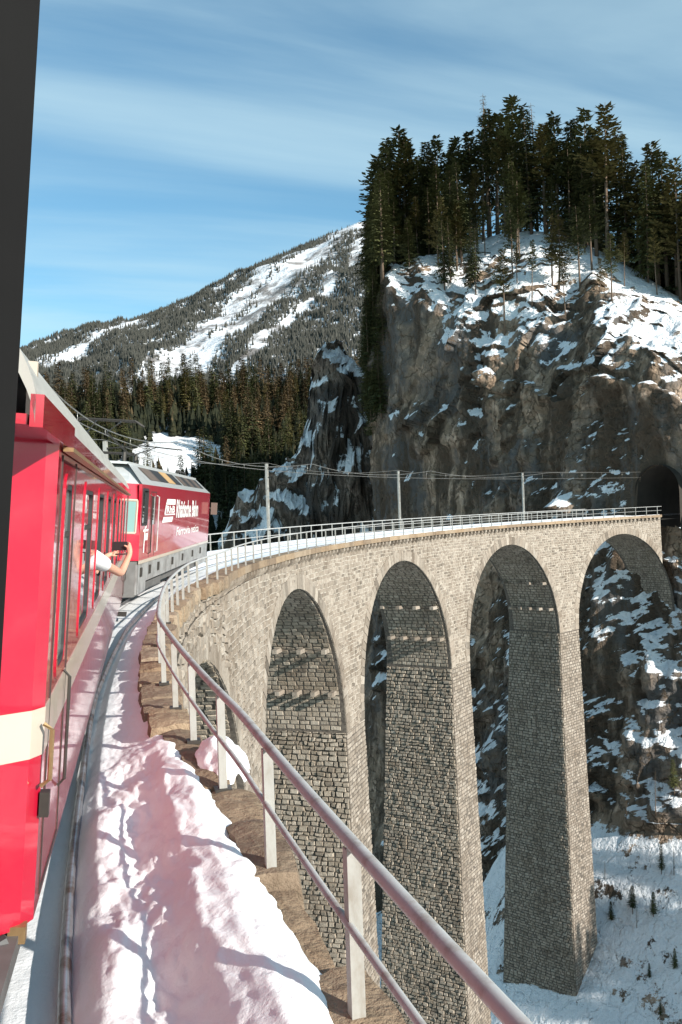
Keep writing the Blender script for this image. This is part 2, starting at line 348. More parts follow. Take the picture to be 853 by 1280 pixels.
# ---- cliff with the tunnel
T0 = fr(131.0, 0, 0)
dt = .36
tt = np.arange(-46, 108, dt)
phi = np.radians(143 - 41 * sstep(-12, 6, tt) - 78 * sstep(56, 76, tt))
lx = np.cumsum(np.cos(phi)) * dt; ly = np.cumsum(np.sin(phi)) * dt
lx += T0[0] - np.interp(0, tt, lx); ly += T0[1] - np.interp(0, tt, ly)
nx, ny = -np.sin(phi), np.cos(phi)
zt = np.interp(tt, [-46, -20, 0, 16, 32, 46, 60, 80, 108], [12, 14, 17, 18, 24, 36, 39, 37, 32])
zt = zt + 9 * fbm(tt / 13, 0, 0, 3)
ct = [(-46, 1120, 470, 118), (-20, 960, 425, 132), (0, 862, 380, 146), (10, 775, 325, 156), (22, 700, 290, 166), (30, 650, 288, 174), (38, 600, 300, 183),
      (48, 545, 318, 192), (58, 500, 345, 200), (68, 472, 368, 206), (108, 480, 372, 236)]
cw = np.array([unp(a, b_, d) for _, a, b_, d in ct]); ctt = [c_[0] for c_ in ct]
cx_, cy_, cz_ = [np.interp(tt, ctt, cw[:, i]) for i in range(3)]
ker = np.ones(31) / 31
sm = lambda a: np.convolve(np.pad(a, 15, mode='edge'), ker, 'valid')
cx_, cy_, cz_ = sm(cx_), sm(cy_), sm(cz_)
nA, nB, nC, nD = 46, 176, 96, 14
rows = []
zbase = np.interp(tt, [-46, 4, 18, 32, 108], [-30, -34, -42, -62, -66])
lean = np.interp(tt, [0, 40, 58], [.15, .12, .04])
one = np.ones_like(tt)
for i in range(nA):
    z = -84 + (zbase + 84) * i / nA; o = 9 + (zbase - z) * 1.02 + np.maximum(0, -z - 54) * 1.1; rows.append((lx + nx * o, ly + ny * o, z, .25 * one, 0 * one))
for i in range(nB):
    z = zbase + (zt - zbase) * i / nB; o = np.where(z < 0, 9 * np.clip(z / zbase, 0, 1) ** 1.2, -z * lean); rows.append((lx + nx * o, ly + ny * o, z, one, np.full_like(tt, i / nB)))
wtx, wty = lx - nx * zt * lean, ly - ny * zt * lean
for i in range(nC + 1):
    w = i / nC; ww = w ** 1.12
    rows.append((wtx + (cx_ - wtx) * ww, wty + (cy_ - wty) * ww, zt + (cz_ - zt) * (w ** .82), one * (.75 - .55 * w), 1 + w * one))
for i in range(1, nD):
    w = i / nD; rows.append((cx_ + Fv.x * 70 * w, cy_ + Fv.y * 70 * w, cz_ - 22 * w * w, .1 * one, 2 + w * one))
PX, PY, PZ, WM, VV = [np.stack([r[k] for r in rows], 1) for k in range(5)]
TT = np.repeat(tt[:, None], PX.shape[1], 1)
nrough = fbm(PX / 17, PY / 17, PZ / 22, 3)
disp = 3.4 * nrough + 2.1 * ridged(PX / 6.5, PY / 6.5, PZ / 30, 4) * .75 + 1.0 * fbm(PX / 3.2, PY / 3.2, PZ / 4.2, 3) + .50 * fbm(PX / 1.1, PY / 1.1, PZ / 1.3, 2)
blk = fbm(PX / 5.0 + 31, PY / 5.0, PZ / 8.0, 3); disp = disp + 1.5 * (np.floor(blk * 7) / 7) + .8 * np.floor(4 * fbm(PX / 2.2, PY / 2.2 + 8, PZ / 3.4, 2)) / 4
L = PZ * .85 + TT * .55 + 11 * fbm(PX / 15, PY / 15, PZ / 15, 2) + 40
cov = np.clip(fbm(PX / 20 + 5, PY / 20, PZ / 20, 3) * 2.4 - .28 + 1.0 * sstep(6, 26, PZ) * sstep(52, 32, TT) + .75 * sstep(-6, -24, PZ) * sstep(60, 30, TT), 0, 1)
saw = np.mod(L / 6.5, 1.0); ledge = 2.6 * (1 - saw) ** 1.5 * cov
L2 = PZ + TT * -.42 + 5 * fbm(PX / 11 + 9, PY / 11, PZ / 11, 2)
saw2 = np.mod(L2 / 3.1, 1.0); ledge = ledge + 1.0 * (1 - saw2) * cov
isB = ((VV > 0) & (VV < 1)).astype(float); isC = ((VV >= 1) & (VV < 2)).astype(float); isA = (VV <= 0).astype(float)
edge = np.minimum(sstep(0, .06, VV), 1)
d_out = disp * WM * (1 - .38 * sstep(26, 40, TT) * isB) + ledge * isB * edge + (ledge - .8) * isC * .8 * (2 - VV)
_rx, _ry = PX - T0[0], PY - T0[1]; _hT = heading(131)
_to = _rx * math.cos(_hT) - _ry * math.sin(_hT); _tz = PZ - T0[2] - 1.5
d_out = d_out * np.where(np.hypot(_rx, _ry) < 25, sstep(3.4, 8.5, np.hypot(_to, _tz * .9)), 1) + 0
PX = PX + nx[:, None] * d_out; PY = PY + ny[:, None] * d_out
PZ = PZ + isC * (1.6 * ridged(PX / 8, PY / 8, .5, 3) * (1.6 - .8 * (VV - 1)) - .3) * np.sin(np.clip(VV - 1, 0, 1) * math.pi) + isA * .9 * fbm(PX / 12, PY / 12, .2, 4)
# tunnel mouth through the rock
thT = heading(131); rel = np.stack([PX - T0[0], PY - T0[1]], -1)
to = rel[..., 0] * math.cos(thT) - rel[..., 1] * math.sin(thT); tz = PZ - T0[2]
near = np.hypot(rel[..., 0], rel[..., 1]) < 22
hole = near & (np.abs(to) < 2.75) & (tz > -1.2) & ((tz < 3.2) | (np.hypot(to, tz - 3.2) < 2.75))
hc = hole[:-1, :-1] | hole[1:, :-1] | hole[1:, 1:] | hole[:-1, 1:]
CLIFF = np.stack([PX, PY, PZ], -1)
grid_obj('cliff', CLIFF, 'rock', keep=~hc, kind='structure', flip=True, smooth=True)
nWall0, nCrest = nA, nA + nB

# tunnel: lining and a rough portal
tp = tag(empty('tunnel_portal', fr(131, 0, 0)), 'dark tunnel mouth in the cliff where the viaduct ends', 'tunnel')
arc = [(-3.3, -1.8), (-3.3, 3.0)] + [(3.3 * math.cos(a), 3.0 + 3.3 * math.sin(a)) for a in np.linspace(math.pi, 0, 15)[1:-1]] + [(3.3, 3.0), (3.3, -1.8)]
LT = np.array([[fr(s, o, z) for o, z in arc] for s in np.arange(131.3, 176, 3.0)]) - fr(131, 0, 0)
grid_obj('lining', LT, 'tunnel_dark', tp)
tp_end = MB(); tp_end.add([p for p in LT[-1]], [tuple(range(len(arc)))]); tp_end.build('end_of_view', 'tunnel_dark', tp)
# ---- rock pinnacle left of the cliff
xa = np.arange(-44, 20, .5); ya = np.arange(176, 246, .5)
XA, YA = np.meshgrid(xa, ya, indexing='ij')
pp = np.array([(200, 1000), (240, 800), (270, 720), (300, 655), (325, 632), (350, 612), (372, 598), (392, 560), (398, 505), (404, 476), (418, 462), (432, 466), (446, 486), (470, 500)], float)
pxp = (pp[:, 0] - 426.5) / FPX * 208; pzp = (653 - pp[:, 1]) / FPX * 208 + 2.45
prof = np.interp(XA + 1.2 * fbm(XA / 5, YA / 5, 3.3, 3), pxp, pzp)
yc = 208 + 3 * fbm(XA / 14, 0, 2.2, 2)
fall = np.where(YA < yc, np.clip(1 - ((yc - YA) / 15) ** 2.2, -1, 1), np.clip(1 - ((YA - yc) / 36) ** 1.5, -1, 1))
ZA = -56 + (np.maximum(prof, -56) + 56) * np.clip(fall, 0, 1) + 3.4 * ridged(XA / 6, YA / 6, .5, 4) * .8 + 2.6 * fbm(XA / 2.6, YA / 2.6, .9, 4)
XA2 = XA + 1.6 * fbm(XA / 4, YA / 4, ZA / 5, 3); YA2 = YA + 5.0 * fbm(XA / 5 + 7, YA / 5, ZA / 5, 4) - .9 * np.mod(ZA / 5 + XA / 9, 1.0)
wx, wy = planxy(XA2, YA2)
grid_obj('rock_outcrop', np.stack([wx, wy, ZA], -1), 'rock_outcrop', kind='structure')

# ---- wooded hillside behind
def hill_z(xp, yp):
    z = -44 + (yp - 195) * .43 + 7 * fbm(xp / 60, yp / 60, .8, 3) + 1.6 * fbm(xp / 12, yp / 12, .4, 3)
    z = np.where(yp > 430, z - (yp - 430) * .75, z)
    return z - 20 * sstep(-60, 60, xp) * 0
xa = np.arange(-430, 170, 4.0); ya = np.arange(196, 620, 4.0)
XA, YA = np.meshgrid(xa, ya, indexing='ij'); wx, wy = planxy(XA, YA)
grid_obj('hillside', np.stack([wx, wy, hill_z(XA, YA)], -1), 'hill_ground', kind='structure')

# ---- far mountain
rid = np.array([(-700, 640), (-300, 560), (-100, 505), (45, 456), (100, 426), (170, 394), (240, 372), (290, 346), (340, 319), (400, 294), (462, 268), (490, 275), (540, 330), (600, 400), (700, 470), (1000, 520), (1300, 540)], float)
ru = (rid[:, 0] - 426.5) / FPX; rz = (650 - (rid[:, 0] - 426.5) * .0333 - rid[:, 1]) / FPX
def mount(xp, yp):
    u = xp / yp
    zr = np.interp(xp / 3900, ru, rz) * 3900
    q = (3900 - yp) / 1750
    n = 60 * ridged(xp / 420 + yp / 900, yp / 1100, .4, 4) + 26 * fbm(xp / 130, yp / 130, .6, 4)
    z = np.where(q >= 0, zr * (1 - .74 * np.clip(q, 0, 1.3) ** .95), zr + q * 900)
    return z + n * np.clip(q * 4, .12, 1) - 60
def chute(xp, yp):
    q = np.clip((3900 - yp) / 1750, 0, 1.4); w = fbm(xp / 260, yp / 260, 1.7, 3)
    m = 0
    for x0, sl, wd, q0, q1, st in ((120, 640, 85, .0, 1.15, 1.0), (330, 640, 30, .25, 1.0, .9), (-40, 560, 55, .12, .85, .9), (-560, 560, 60, .18, .8, .75), (10, 600, 34, .4, 1.0, .8)):
        dd = xp - (x0 - sl * q) + 150 * w * (.35 + q * .4)
        m = np.maximum(m, st * np.exp(-(dd / (wd * (1.35 - .6 * q))) ** 2) * sstep(q0 - .05, q0 + .05, q) * (1 - sstep(q1 - .1, q1, q)))
    return m
xa = np.arange(-2900, 2100, 26.0); ya = np.arange(1950, 4700, 26.0)
XA, YA = np.meshgrid(xa, ya, indexing='ij'); wx, wy = planxy(XA, YA)
grid_obj('mountain', np.stack([wx, wy, mount(XA, YA)], -1), 'mountain_ground', kind='structure')
n = 90000
yp = RNG.uniform(2000, 3960, n); up_ = RNG.uniform(-.40, .10, n); xp = up_ * yp
q = (3900 - yp) / 1750
pden = 1.0 - 1.25 * chute(xp, yp) - .55 * np.clip(.6 * fbm(xp / 300, yp / 300, 3.1, 4) + .10, 0, 1) - .35 * sstep(.30, .02, q) * sstep(-150, 250, xp)
k = RNG.uniform(0, 1, n) < pden * .80; xp, yp = xp[k], yp[k]
zz = mount(xp, yp); hh = RNG.uniform(10, 19, len(xp)); rr = hh * RNG.uniform(.15, .22, len(xp)); wx, wy = planxy(xp, yp)
ang = RNG.uniform(0, 6.28, len(xp)); ring = [np.stack([wx + rr * np.cos(ang + j * 2 * math.pi / 4), wy + rr * np.sin(ang + j * 2 * math.pi / 4), zz - 1], -1) for j in range(4)]
V = np.stack(ring + [np.stack([wx, wy, zz + hh], -1)], 1).reshape(-1, 3)
i5 = np.arange(len(xp))[:, None] * 5
F = np.concatenate([i5 + np.array([[j, (j + 1) % 4, 4]]) for j in range(4)], 0)
tag(mk('mountain_forest', V, F, 'needles_far'), 'dark conifer forest thinning out up the far mountain', 'forest', kind='stuff')

# ================================================================== TREES
def conifer_meshes(seed, H, start, rad, kind):
    r = random.Random(seed)
    tr = MB(); lean = (r.uniform(-.25, .25), r.uniform(-.25, .25))
    pts = []; rs = []
    for i in range(7):
        t = i / 6; pts.append((lean[0] * math.sin(t * 3) , lean[1] * math.sin(t * 2.5), H * t)); rs.append(.02 + (H * .0105) * (1 - t) ** .9)
    tr.tube(pts, rs, 6)
    cr = MB(); V = []; F = []
    def spray(p, d, L, w, droop):
        d = Vector(d).normalized(); side = d.cross(Vector((0, 0, 1))).normalized()
        tip = p + d * L + Vector((0, 0, -droop * L))
        mid = p + d * L * .5 + Vector((0, 0, -droop * L * .25))
        tilt = Vector((0, 0, r.uniform(-.3, .1) * w))
        n = len(V); V.extend([p, mid + side * w * .5 + tilt, tip, mid - side * w * .5 + tilt]); F.append((n, n + 1, n + 2, n + 3))
    z = H * start
    while z < H * .995:
        t = (z - H * start) / (H * (1 - start))
        if kind == 'spruce': prof = (1 - t) ** .75 * (.35 + .65 * min(1, t * 6 + .25))
        elif kind == 'pine': prof = (.25 + .75 * math.sin(min(1, t * 1.15 + .12) * math.pi) ** .7) * (1.05 - .55 * t)
        else: prof = (1 - t) ** .8
        nb = 5 if kind != 'larch' else 4
        a0 = r.uniform(0, 6.28)
        cx0, cy0 = lean[0] * math.sin(z / H * 3), lean[1] * math.sin(z / H * 2.5)
        for b in range(nb):
            if r.random() < (.14 if kind == 'spruce' else .30): continue
            a = a0 + b * 6.283 / nb + r.uniform(-.4, .4)
            L = max(.25, rad * prof * r.uniform(.55, 1.18))
            el = {'spruce': r.uniform(-.35, .02) + .45 * t, 'pine': r.uniform(-.05, .40), 'larch': r.uniform(-.2, .35)}[kind]
            d = Vector((math.cos(a), math.sin(a), el)); p0 = Vector((cx0, cy0, z))
            if kind == 'larch':
                e = p0 + d * L; n = len(V); sd = Vector((-math.sin(a), math.cos(a), 0)) * .035
                V.extend([p0 + sd, p0 - sd, e]); F.append((n, n + 1, n + 2))
                for k in range(4):
                    q = p0 + d * L * r.uniform(.3, 1); spray(q, (math.cos(a + r.uniform(-1.3, 1.3)), math.sin(a + r.uniform(-1.3, 1.3)), r.uniform(-.7, .3)), r.uniform(.25, .6), .07, .3)
                continue
            ns = max(2, int(L / .42))
            for k in range(ns):
                f = (k + .6) / ns; q = p0 + d * L * f + Vector((0, 0, -.10 * L * f * f if kind == 'spruce' else .08 * L * f * f))
                for sgn in ((-1, 1) if f < .9 else (0,)):
                    aa = a + sgn * r.uniform(.5, 1.15)
                    spray(q, (math.cos(aa), math.sin(aa), el + r.uniform(-.3, .25)), r.uniform(.55, 1.15) * (1.15 - .35 * f) * (1 if kind == 'spruce' else 1.15), r.uniform(.28, .5) * (1 if kind == 'spruce' else 1.35), r.uniform(.15, .7) if kind == 'spruce' else r.uniform(-.3, .3))
        z += {'spruce': .46, 'pine': .60, 'larch': .55}[kind] * r.uniform(.7, 1.3)
    # dead snags low on the stem
    zz = H * start * .35
    while zz < H * start:
        a = r.uniform(0, 6.28); n = len(V); L = r.uniform(.4, 1.1); e = Vector((math.cos(a) * L, math.sin(a) * L, zz - .15))
        V.extend([Vector((0, 0, zz)), Vector((0, 0, zz + .06)), e]); F.append((n, n + 1, n + 2)); zz += r.uniform(.35, .9)
    cr.add(V, F)
    return tr, cr
PROTO = {}
def proto(key, seed, H, start, rad, kind, leaf):
    tr, cr = conifer_meshes(seed, H, start, rad, kind)
    mt = bpy.data.meshes.new('trunk'); mt.from_pydata(tr.v, [], tr.f); mt.materials.append(M['bark']); mt.polygons.foreach_set('use_smooth', [True] * len(mt.polygons))
    mc = bpy.data.meshes.new('crown'); mc.from_pydata(cr.v, [], cr.f); mc.materials.append(M[leaf])
    PROTO[key] = (mt, mc)
for i in range(4): proto('spruce%d' % i, 10 + i, 24, (.14, .22, .30, .10)[i], (4.0, 3.5, 3.2, 4.4)[i], 'spruce', 'needles')
for i in range(4): proto('pine%d' % i, 30 + i, 24, (.42, .50, .36, .56)[i], (3.9, 3.4, 4.2, 3.2)[i], 'pine', ('needles', 'needles_olive', 'needles_olive', 'needles')[i])
for i in range(2): proto('larch%d' % i, 50 + i, 24, .30, 2.0, 'larch', 'needles_brown')
for i in range(2): proto('golden%d' % i, 60 + i, 22, .14, 3.2, 'spruce', 'needles_brown')
for i in range(2): proto('olive%d' % i, 70 + i, 22, .10, 3.5, 'spruce', 'needles_olive')
def tree(key, loc, h, label, group, name='spruce_tree', base=24.0):
    e = empty(name, tuple(loc)); tag(e, label, 'tree', group)
    sc = h / base; rz = random.uniform(0, 6.28)
    for nm, me in zip(('trunk', 'crown'), PROTO[key]):
        o = bpy.data.objects.new(nm, me); col.objects.link(o); o.parent = e
    wd_ = random.uniform(.95, 1.55); e.scale = (sc * wd_, sc * wd_ * random.uniform(.9, 1.1), sc); e.rotation_euler = (random.uniform(-.03, .03), random.uniform(-.03, .03), rz)
    return e
def cliff_pt(t, w):
    """w = 0 at the top of the wall, 1 at the crest, up to 2 behind it"""
    i = np.clip((t - tt[0]) / dt, 0, len(tt) - 2); i = int(i)
    j = int(nA + nB + np.clip(w, 0, 1) * nC + max(0, w - 1) * (nD - 2))
    return CLIFF[i, min(j, CLIFF.shape[1] - 1)]
KN = {'spruce': ('spruce_tree', 'dark full spruce in the wood on top of the cliff', 'spruces on top of the cliff'),
      'pine': ('pine_tree', 'tall bare-stemmed pine on top of the cliff', 'pines on top of the cliff'),
      'larch': ('larch_tree', 'leafless larch sticking out above the wood on the cliff', 'bare larches on top of the cliff')}
def ctree(kind, t, w, h, where=None):
    nm, lb, gp = KN[kind]
    if where: lb, gp = lb.split(' on top')[0].split(' in the wood')[0] + ' ' + where, gp.split(' on')[0] + ' ' + where
    k = random.randrange(4 if kind != 'larch' else 2)
    p = cliff_pt(t, w); return tree(kind + str(k), (p[0], p[1], p[2] - .4), h, lb, gp, nm)
for k in range(58):                                  # the crest line
    t = -18 + 90 * (k + random.uniform(.1, .9)) / 58
    h = random.uniform(17, 27) * (1 if t > 12 else .95) * (1.14 if t > 34 else 1)
    ctree('pine' if (random.random() < (.75 if t < 40 else .35)) else 'spruce', t, random.uniform(.86, 1.12), h, 'along the crest line of the cliff')
for k in range(44):                                  # second rank behind
    t = -26 + 96 * (k + random.random()) / 44; ctree(random.choice(['spruce', 'pine', 'spruce']), t, random.uniform(1.15, 1.75), random.uniform(22, 29), 'deep in the wood behind the crest of the cliff')
for k in range(46):                                  # slope in front of the crest, left of the bare shoulder
    t = random.uniform(27, 70); ctree('spruce' if random.random() < .55 else 'pine', t, random.uniform(.08, .85) ** .8, random.uniform(8, 19), 'on the snowy slope just above the rock wall')
for k in range(16):                                  # thin young trees on the snowy shoulder
    t = random.uniform(2, 30); ctree('pine', t, random.uniform(.25, .9), random.uniform(5, 13), 'alone on the bare snowy shoulder above the tunnel')
for k in range(16):                                  # right end of the crest
    ctree(random.choice(['pine', 'spruce', 'pine']), random.uniform(-20, 8), random.uniform(.9, 1.5), random.uniform(19, 26), 'along the crest line of the cliff')
for t, w in ((25, 1.1), (7, 1.2), (2, 1.25), (36, 1.05), (46, 1.1)): ctree('larch', t, w, random.uniform(25, 29))
for k in range(34):                                  # dark corner at the left end of the wall
    t = random.uniform(58, 84); ctree('spruce', t, random.uniform(-.0, .9), random.uniform(13, 22), 'on the dark shoulder of the cliff beside the pinnacle')
for k in range(40):                                  # spruces clinging to the left edge of the rock face
    i = int((random.uniform(60, 74) - tt[0]) / dt); j = int(nA + nB * random.uniform(.74, .99)); p = CLIFF[i, j]
    tree('spruce' + str(random.randrange(4)), (p[0] , p[1], p[2] - .5), random.uniform(9, 17), 'small spruce clinging to the left edge of the rock face', 'spruces on the rock edge')

# wooded hillside
FK = {'spruce': ('spruce_tree', 'dark spruce in the wood on the hillside behind the train', 'spruces on the hillside'),
      'golden': ('larch_tree', 'brown larch in the wood on the hillside behind the train', 'brown larches on the hillside'),
      'olive': ('fir_tree', 'olive green fir in the wood on the hillside behind the train', 'firs on the hillside')}
cnt = 0; tries = 0; taken = []
while cnt < 292 and tries < 6000:
    tries += 1
    yp = random.uniform(222, 436) if random.random() < .8 else random.uniform(395, 436); u = random.uniform(-.33, .03); xp = u * yp
    if math.hypot((u + .175) / .055, (yp - 352) / 34) < 1 or math.hypot((u + .245) / .03, (yp - 330) / 26) < 1: continue      # clearing
    if any((xp - a) ** 2 + (yp - b_) ** 2 < 16 for a, b_ in taken): continue
    taken.append((xp, yp)); cnt += 1
    upper = yp > 350 - 200 * (u + .1)
    x = random.random()
    kind = ('golden' if x < .36 else 'olive' if x < .62 else 'spruce') if upper else ('spruce' if x < .80 else 'olive' if x < .93 else 'golden')
    nm, lb, gp = FK[kind]; wx_, wy_ = planxy(xp, yp)
    tree(kind + str(random.randrange(4 if kind == 'spruce' else 2)), (wx_, wy_, float(hill_z(xp, yp)) - .3), random.uniform(15, 25), lb, gp, nm, 23.0)

# the young trees and thicket between them: one dark mass nobody could count
n = 5200
yp = RNG.uniform(212, 440, n); u = RNG.uniform(-.40, .06, n); xp = u * yp
kk = (np.hypot((u + .175) / .05, (yp - 352) / 30) > 1) & (np.hypot((u + .245) / .026, (yp - 330) / 22) > 1) & (fbm(xp / 30, yp / 30, 4.4, 2) > -.42)
xp, yp = xp[kk], yp[kk]; zz = hill_z(xp, yp); wx, wy = planxy(xp, yp); b_ = MB()
for i in range(len(xp)):
    h = random.uniform(4, 13); rr0 = h * random.uniform(.12, .24); nl = 5
    for l in range(nl):
        z0 = h * (.08 + .9 * l / nl); z1 = z0 + h * .36; rl = rr0 * (1 - l / nl * .85); a0 = random.uniform(0, 6.28)
        V = [(wx[i] + rl * random.uniform(.6, 1.3) * math.cos(a0 + j * 1.2566), wy[i] + rl * random.uniform(.6, 1.3) * math.sin(a0 + j * 1.2566), zz[i] + z0 - random.uniform(0, .1) * h) for j in range(5)] + [(wx[i], wy[i], zz[i] + min(z1, h))]
        b_.add(V, [(j, (j + 1) % 5, 5) for j in range(5)])
tag(b_.build('undergrowth', 'undergrowth_mix'), 'dark thicket of young conifers covering the hillside behind the train', 'undergrowth', kind='stuff')

# ================================================================== VIADUCT
VO = fr(60, 0, 0)
via = tag(empty('stone_viaduct', tuple(VO)), 'curved limestone railway viaduct with tall slender piers and round arches', 'viaduct')
ARC0, DARC, RIN, ZCR = 26.55, 23.49, 9.75, -1.80
ARCS = [ARC0 + DARC * k for k in range(5)]
S_A, S_B = 6.0, 128.3
def o_rail(s): return np.interp(s, [-6, 6, 12, 18, 24.5, 30.5], [2.62, 2.526, 2.235, 2.30, 2.45, 2.942])
def o_top(s): return np.interp(s, [-6, 6, 12, 24, 28.5, 33, 140], [2.70, 2.60, 2.30, 2.36, 2.45, 2.66, 2.66])
ZTOPR = 1.141
def z_cop(s): return ZTOPR - np.interp(s, [0, 27, 45, 70], [.68, .70, .93, .98])
def o_face(s, z): return o_top(s) + np.maximum(0, -(np.asarray(z) + 1.5)) * .022
def o_out(z): return -2.75 - np.maximum(0, -(np.asarray(z) + 1.5)) * .050
def z_arch(s):
    """underside of the arches; -1e3 inside a pier"""
    z = np.full(np.shape(s), -1e3)
    for a in ARCS:
        d = np.abs(np.asarray(s) - a); z = np.where(d < RIN, ZCR - RIN + np.sqrt(np.maximum(RIN ** 2 - d ** 2, 0)), z)
    return z
ZSP = ZCR - RIN
def pier_s(k, z):
    """the two faces of the pier after arch k"""
    b_ = np.maximum(0, ZSP - np.asarray(z)) * .014
    a = ARCS[k] + RIN - b_; c = ARCS[k] + DARC - RIN + b_
    return a, c
ZB = [-50, -62, -62, -58]
loc = lambda P: np.asarray(P) - VO

# ---- backing masonry (the mortar bed the stones stand out of)
wall = None
V = []; F = []
def sheet(P, Fl=False):
    global V, F
    n = len(V); nu, nv = P.shape[:2]; V += loc(P).reshape(-1, 3).tolist(); F += (grid_faces(nu, nv, Fl) + n).tolist()
ss = np.unique(np.concatenate([np.arange(S_A, S_B, 1.0), [S_B]] + [a + RIN * np.sin(np.linspace(-math.pi / 2, math.pi / 2, 41)) for a in ARCS])); ss = ss[ss <= S_B]
zl = z_arch(ss + 1e-9); zl = np.where(zl < -500, ZSP, zl); zl = np.where(ss < ARCS[0] - RIN, -22.0, zl)
P = np.stack([np.stack([fr(s, o_face(s, z), z) for z in np.linspace(zb, z_cop(s) - .28, 7)]) for s, zb in zip(ss, zl)])
sheet(P)
P2 = np.stack([np.stack([fr(s, o_out(z), z) for z in np.linspace(zb, .05, 7)]) for s, zb in zip(ss, zl)]); sheet(P2, True)
endz = np.linspace(-5.6, z_cop(S_B) - .28, 6); sheet(np.stack([np.stack([fr(S_B, o, z) for z in endz]) for o in (2.66, -2.75)]), False)
wall = mk('spandrel_wall', V, F, 'mortar', via)
piers = []; barrels = []
for k in range(4):
    V = []; F = []; zs = np.linspace(ZB[k], ZSP, 14)
    for which in (0, 1): sheet(np.stack([np.stack([fr(pier_s(k, z)[which], o, z) for z in zs]) for o in (0, 1)]) * 0 + np.stack([np.stack([fr(pier_s(k, z)[which], o_face(pier_s(k, z)[which], z) if q else o_out(z), z) for z in zs]) for q in (0, 1)]), which == 0)
    for q in (0, 1): sheet(np.stack([np.stack([fr(pier_s(k, z)[w], o_face(pier_s(k, z)[w], z) if q else o_out(z), z) for z in zs]) for w in (0, 1)]), q == 0)
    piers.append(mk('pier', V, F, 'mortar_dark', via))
for k, a in enumerate(ARCS):
    V = []; F = []; an = np.linspace(0, math.pi, 49)
    P = []
    for t in an:
        s, z = a - RIN * math.cos(t), ZSP + RIN * math.sin(t)
        P.append(np.stack([fr(s, o, z) for o in (o_face(s, z), o_out(z))]))
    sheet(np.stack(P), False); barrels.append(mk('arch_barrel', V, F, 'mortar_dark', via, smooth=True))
# abutment towards the camera
V = []; F = []
P = np.stack([np.stack([fr(s, o_face(s, z), z) for z in np.linspace(-22, z_cop(s) - .28, 6)]) for s in np.arange(-4, S_A + .1, 1.0)]); sheet(P)
mk('abutment', V, F, 'mortar', via)
deck = np.stack([np.stack([fr(s, o, -.42) for o in (-2.9, o_top(s) + .1)]) for s in np.arange(-30, S_B + 4, 1.0)])
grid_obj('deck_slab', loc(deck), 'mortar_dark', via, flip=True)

# ---- dressed stones
stones = {}      # parent name -> list of (V(8,3), tint)
def lay(par, fmap, nrm, u0, u1, v0, v1, h, l, proud, ok=None, jit=.03, var=.35, joint=.022, wav=0.0, umap=None):
    """rows of stones on the surface fmap(u, v) with outward direction nrm(u, v)"""
    lst = stones.setdefault(par, []); v = v0; row = 0
    while v < v1 - .1:
        hh = h * random.uniform(.8, 1.2); vv = min(v + hh, v1)
        ua, ub = (u0(v) if callable(u0) else u0), (u1(v) if callable(u1) else u1)
        u = ua - random.uniform(0, l) * .5
        while u < ub - .02:
            ll = l * random.uniform(1 - var, 1 + var * 1.4); ue = u + ll
            a, b_ = max(u, ua), min(ue, ub)
            if ub - b_ < l * .25: b_ = ub; ue = ub
            if b_ - a > .08 and (ok is None or ok(a, b_, v, vv)):
                j = joint
                dv0 = wav * pn(a * .9, v * 1.3, 3.3); dv1 = wav * pn(b_ * .9, v * 1.3, 3.3); dv2 = wav * pn(b_ * .9, vv * 1.3, 3.3); dv3 = wav * pn(a * .9, vv * 1.3, 3.3)
                q = [(a + j, v + j + dv0), (b_ - j, v + j + dv1), (b_ - j, vv - j + dv2), (a + j, vv - j + dv3)]
                q = [(x + random.uniform(-jit, jit) * .6, y + random.uniform(-jit, jit) * .6) for x, y in q]
                lst.append((par, q, proud * random.uniform(.35, 1.25), [random.uniform(.75, 1.25) for _ in range(4)], fmap, nrm, min(b_ - a, vv - v)))
            u = ue
        v = vv; row += 1
def mesh_stones(items):
    V = []; F = []; T = []
    for par, q, pr_, jt, fm, nr, _ in items:
        cu, cv = sum(p[0] for p in q) / 4, sum(p[1] for p in q) / 4
        n = np.asarray(nr(cu, cv)); base = np.array([fm(*p) for p in q])
        inset = .82
        top = np.array([fm(cu + (p[0] - cu) * inset, cv + (p[1] - cv) * inset) + n * pr_ * jt[i] for i, p in enumerate(q)])
        k = len(V); V += (base - n * .03).tolist() + top.tolist()
        F += [(k + 4, k + 5, k + 6, k + 7)] + [(k + i, k + (i + 1) % 4, k + 4 + (i + 1) % 4, k + 4 + i) for i in range(4)]
        T += [random.random()] * 8
    return V, F, T
def nrm_in(s, z): t = heading(s); return np.array([math.cos(t), -math.sin(t), .02])
def nrm_back(s): t = heading(s); return np.array([-math.sin(t), -math.cos(t), .014])
face = lambda s, z: loc(fr(s, o_face(s, z), z))
RING = .78
def clear(a, b_, v, vv):
    for ac in ARCS:
        for s in (a, b_):
            for z in (v, vv):
                if z > ZSP:
                    if math.hypot(s - ac, z - ZSP) < RIN + .12: return False
                elif abs(s - ac) < RIN - .014 * (ZSP - z) - .12 + .16: return False
        if a < ac < b_ and v < ZSP + RIN + .1: return False
    return True
# rubble wall of the abutment and first spandrel, then the coursed spandrels
def top_of(s): return float(z_cop(s)) - .34
def okz(lo, hi):
    return lambda a, b_, v, vv: clear(a, b_, v, vv) and vv < top_of((a + b_) / 2) - .0
lay('spandrel_wall', face, nrm_in, 11.5, 33.0, -13.0, .42, .27, .42, .075, okz(0, 0), jit=.075, var=.5, joint=.03, wav=.35)
lay('spandrel_wall', face, nrm_in, 33.0, S_B, ZSP, -.25, .26, .42, .05, okz(0, 0), jit=.035, joint=.020, wav=.10)
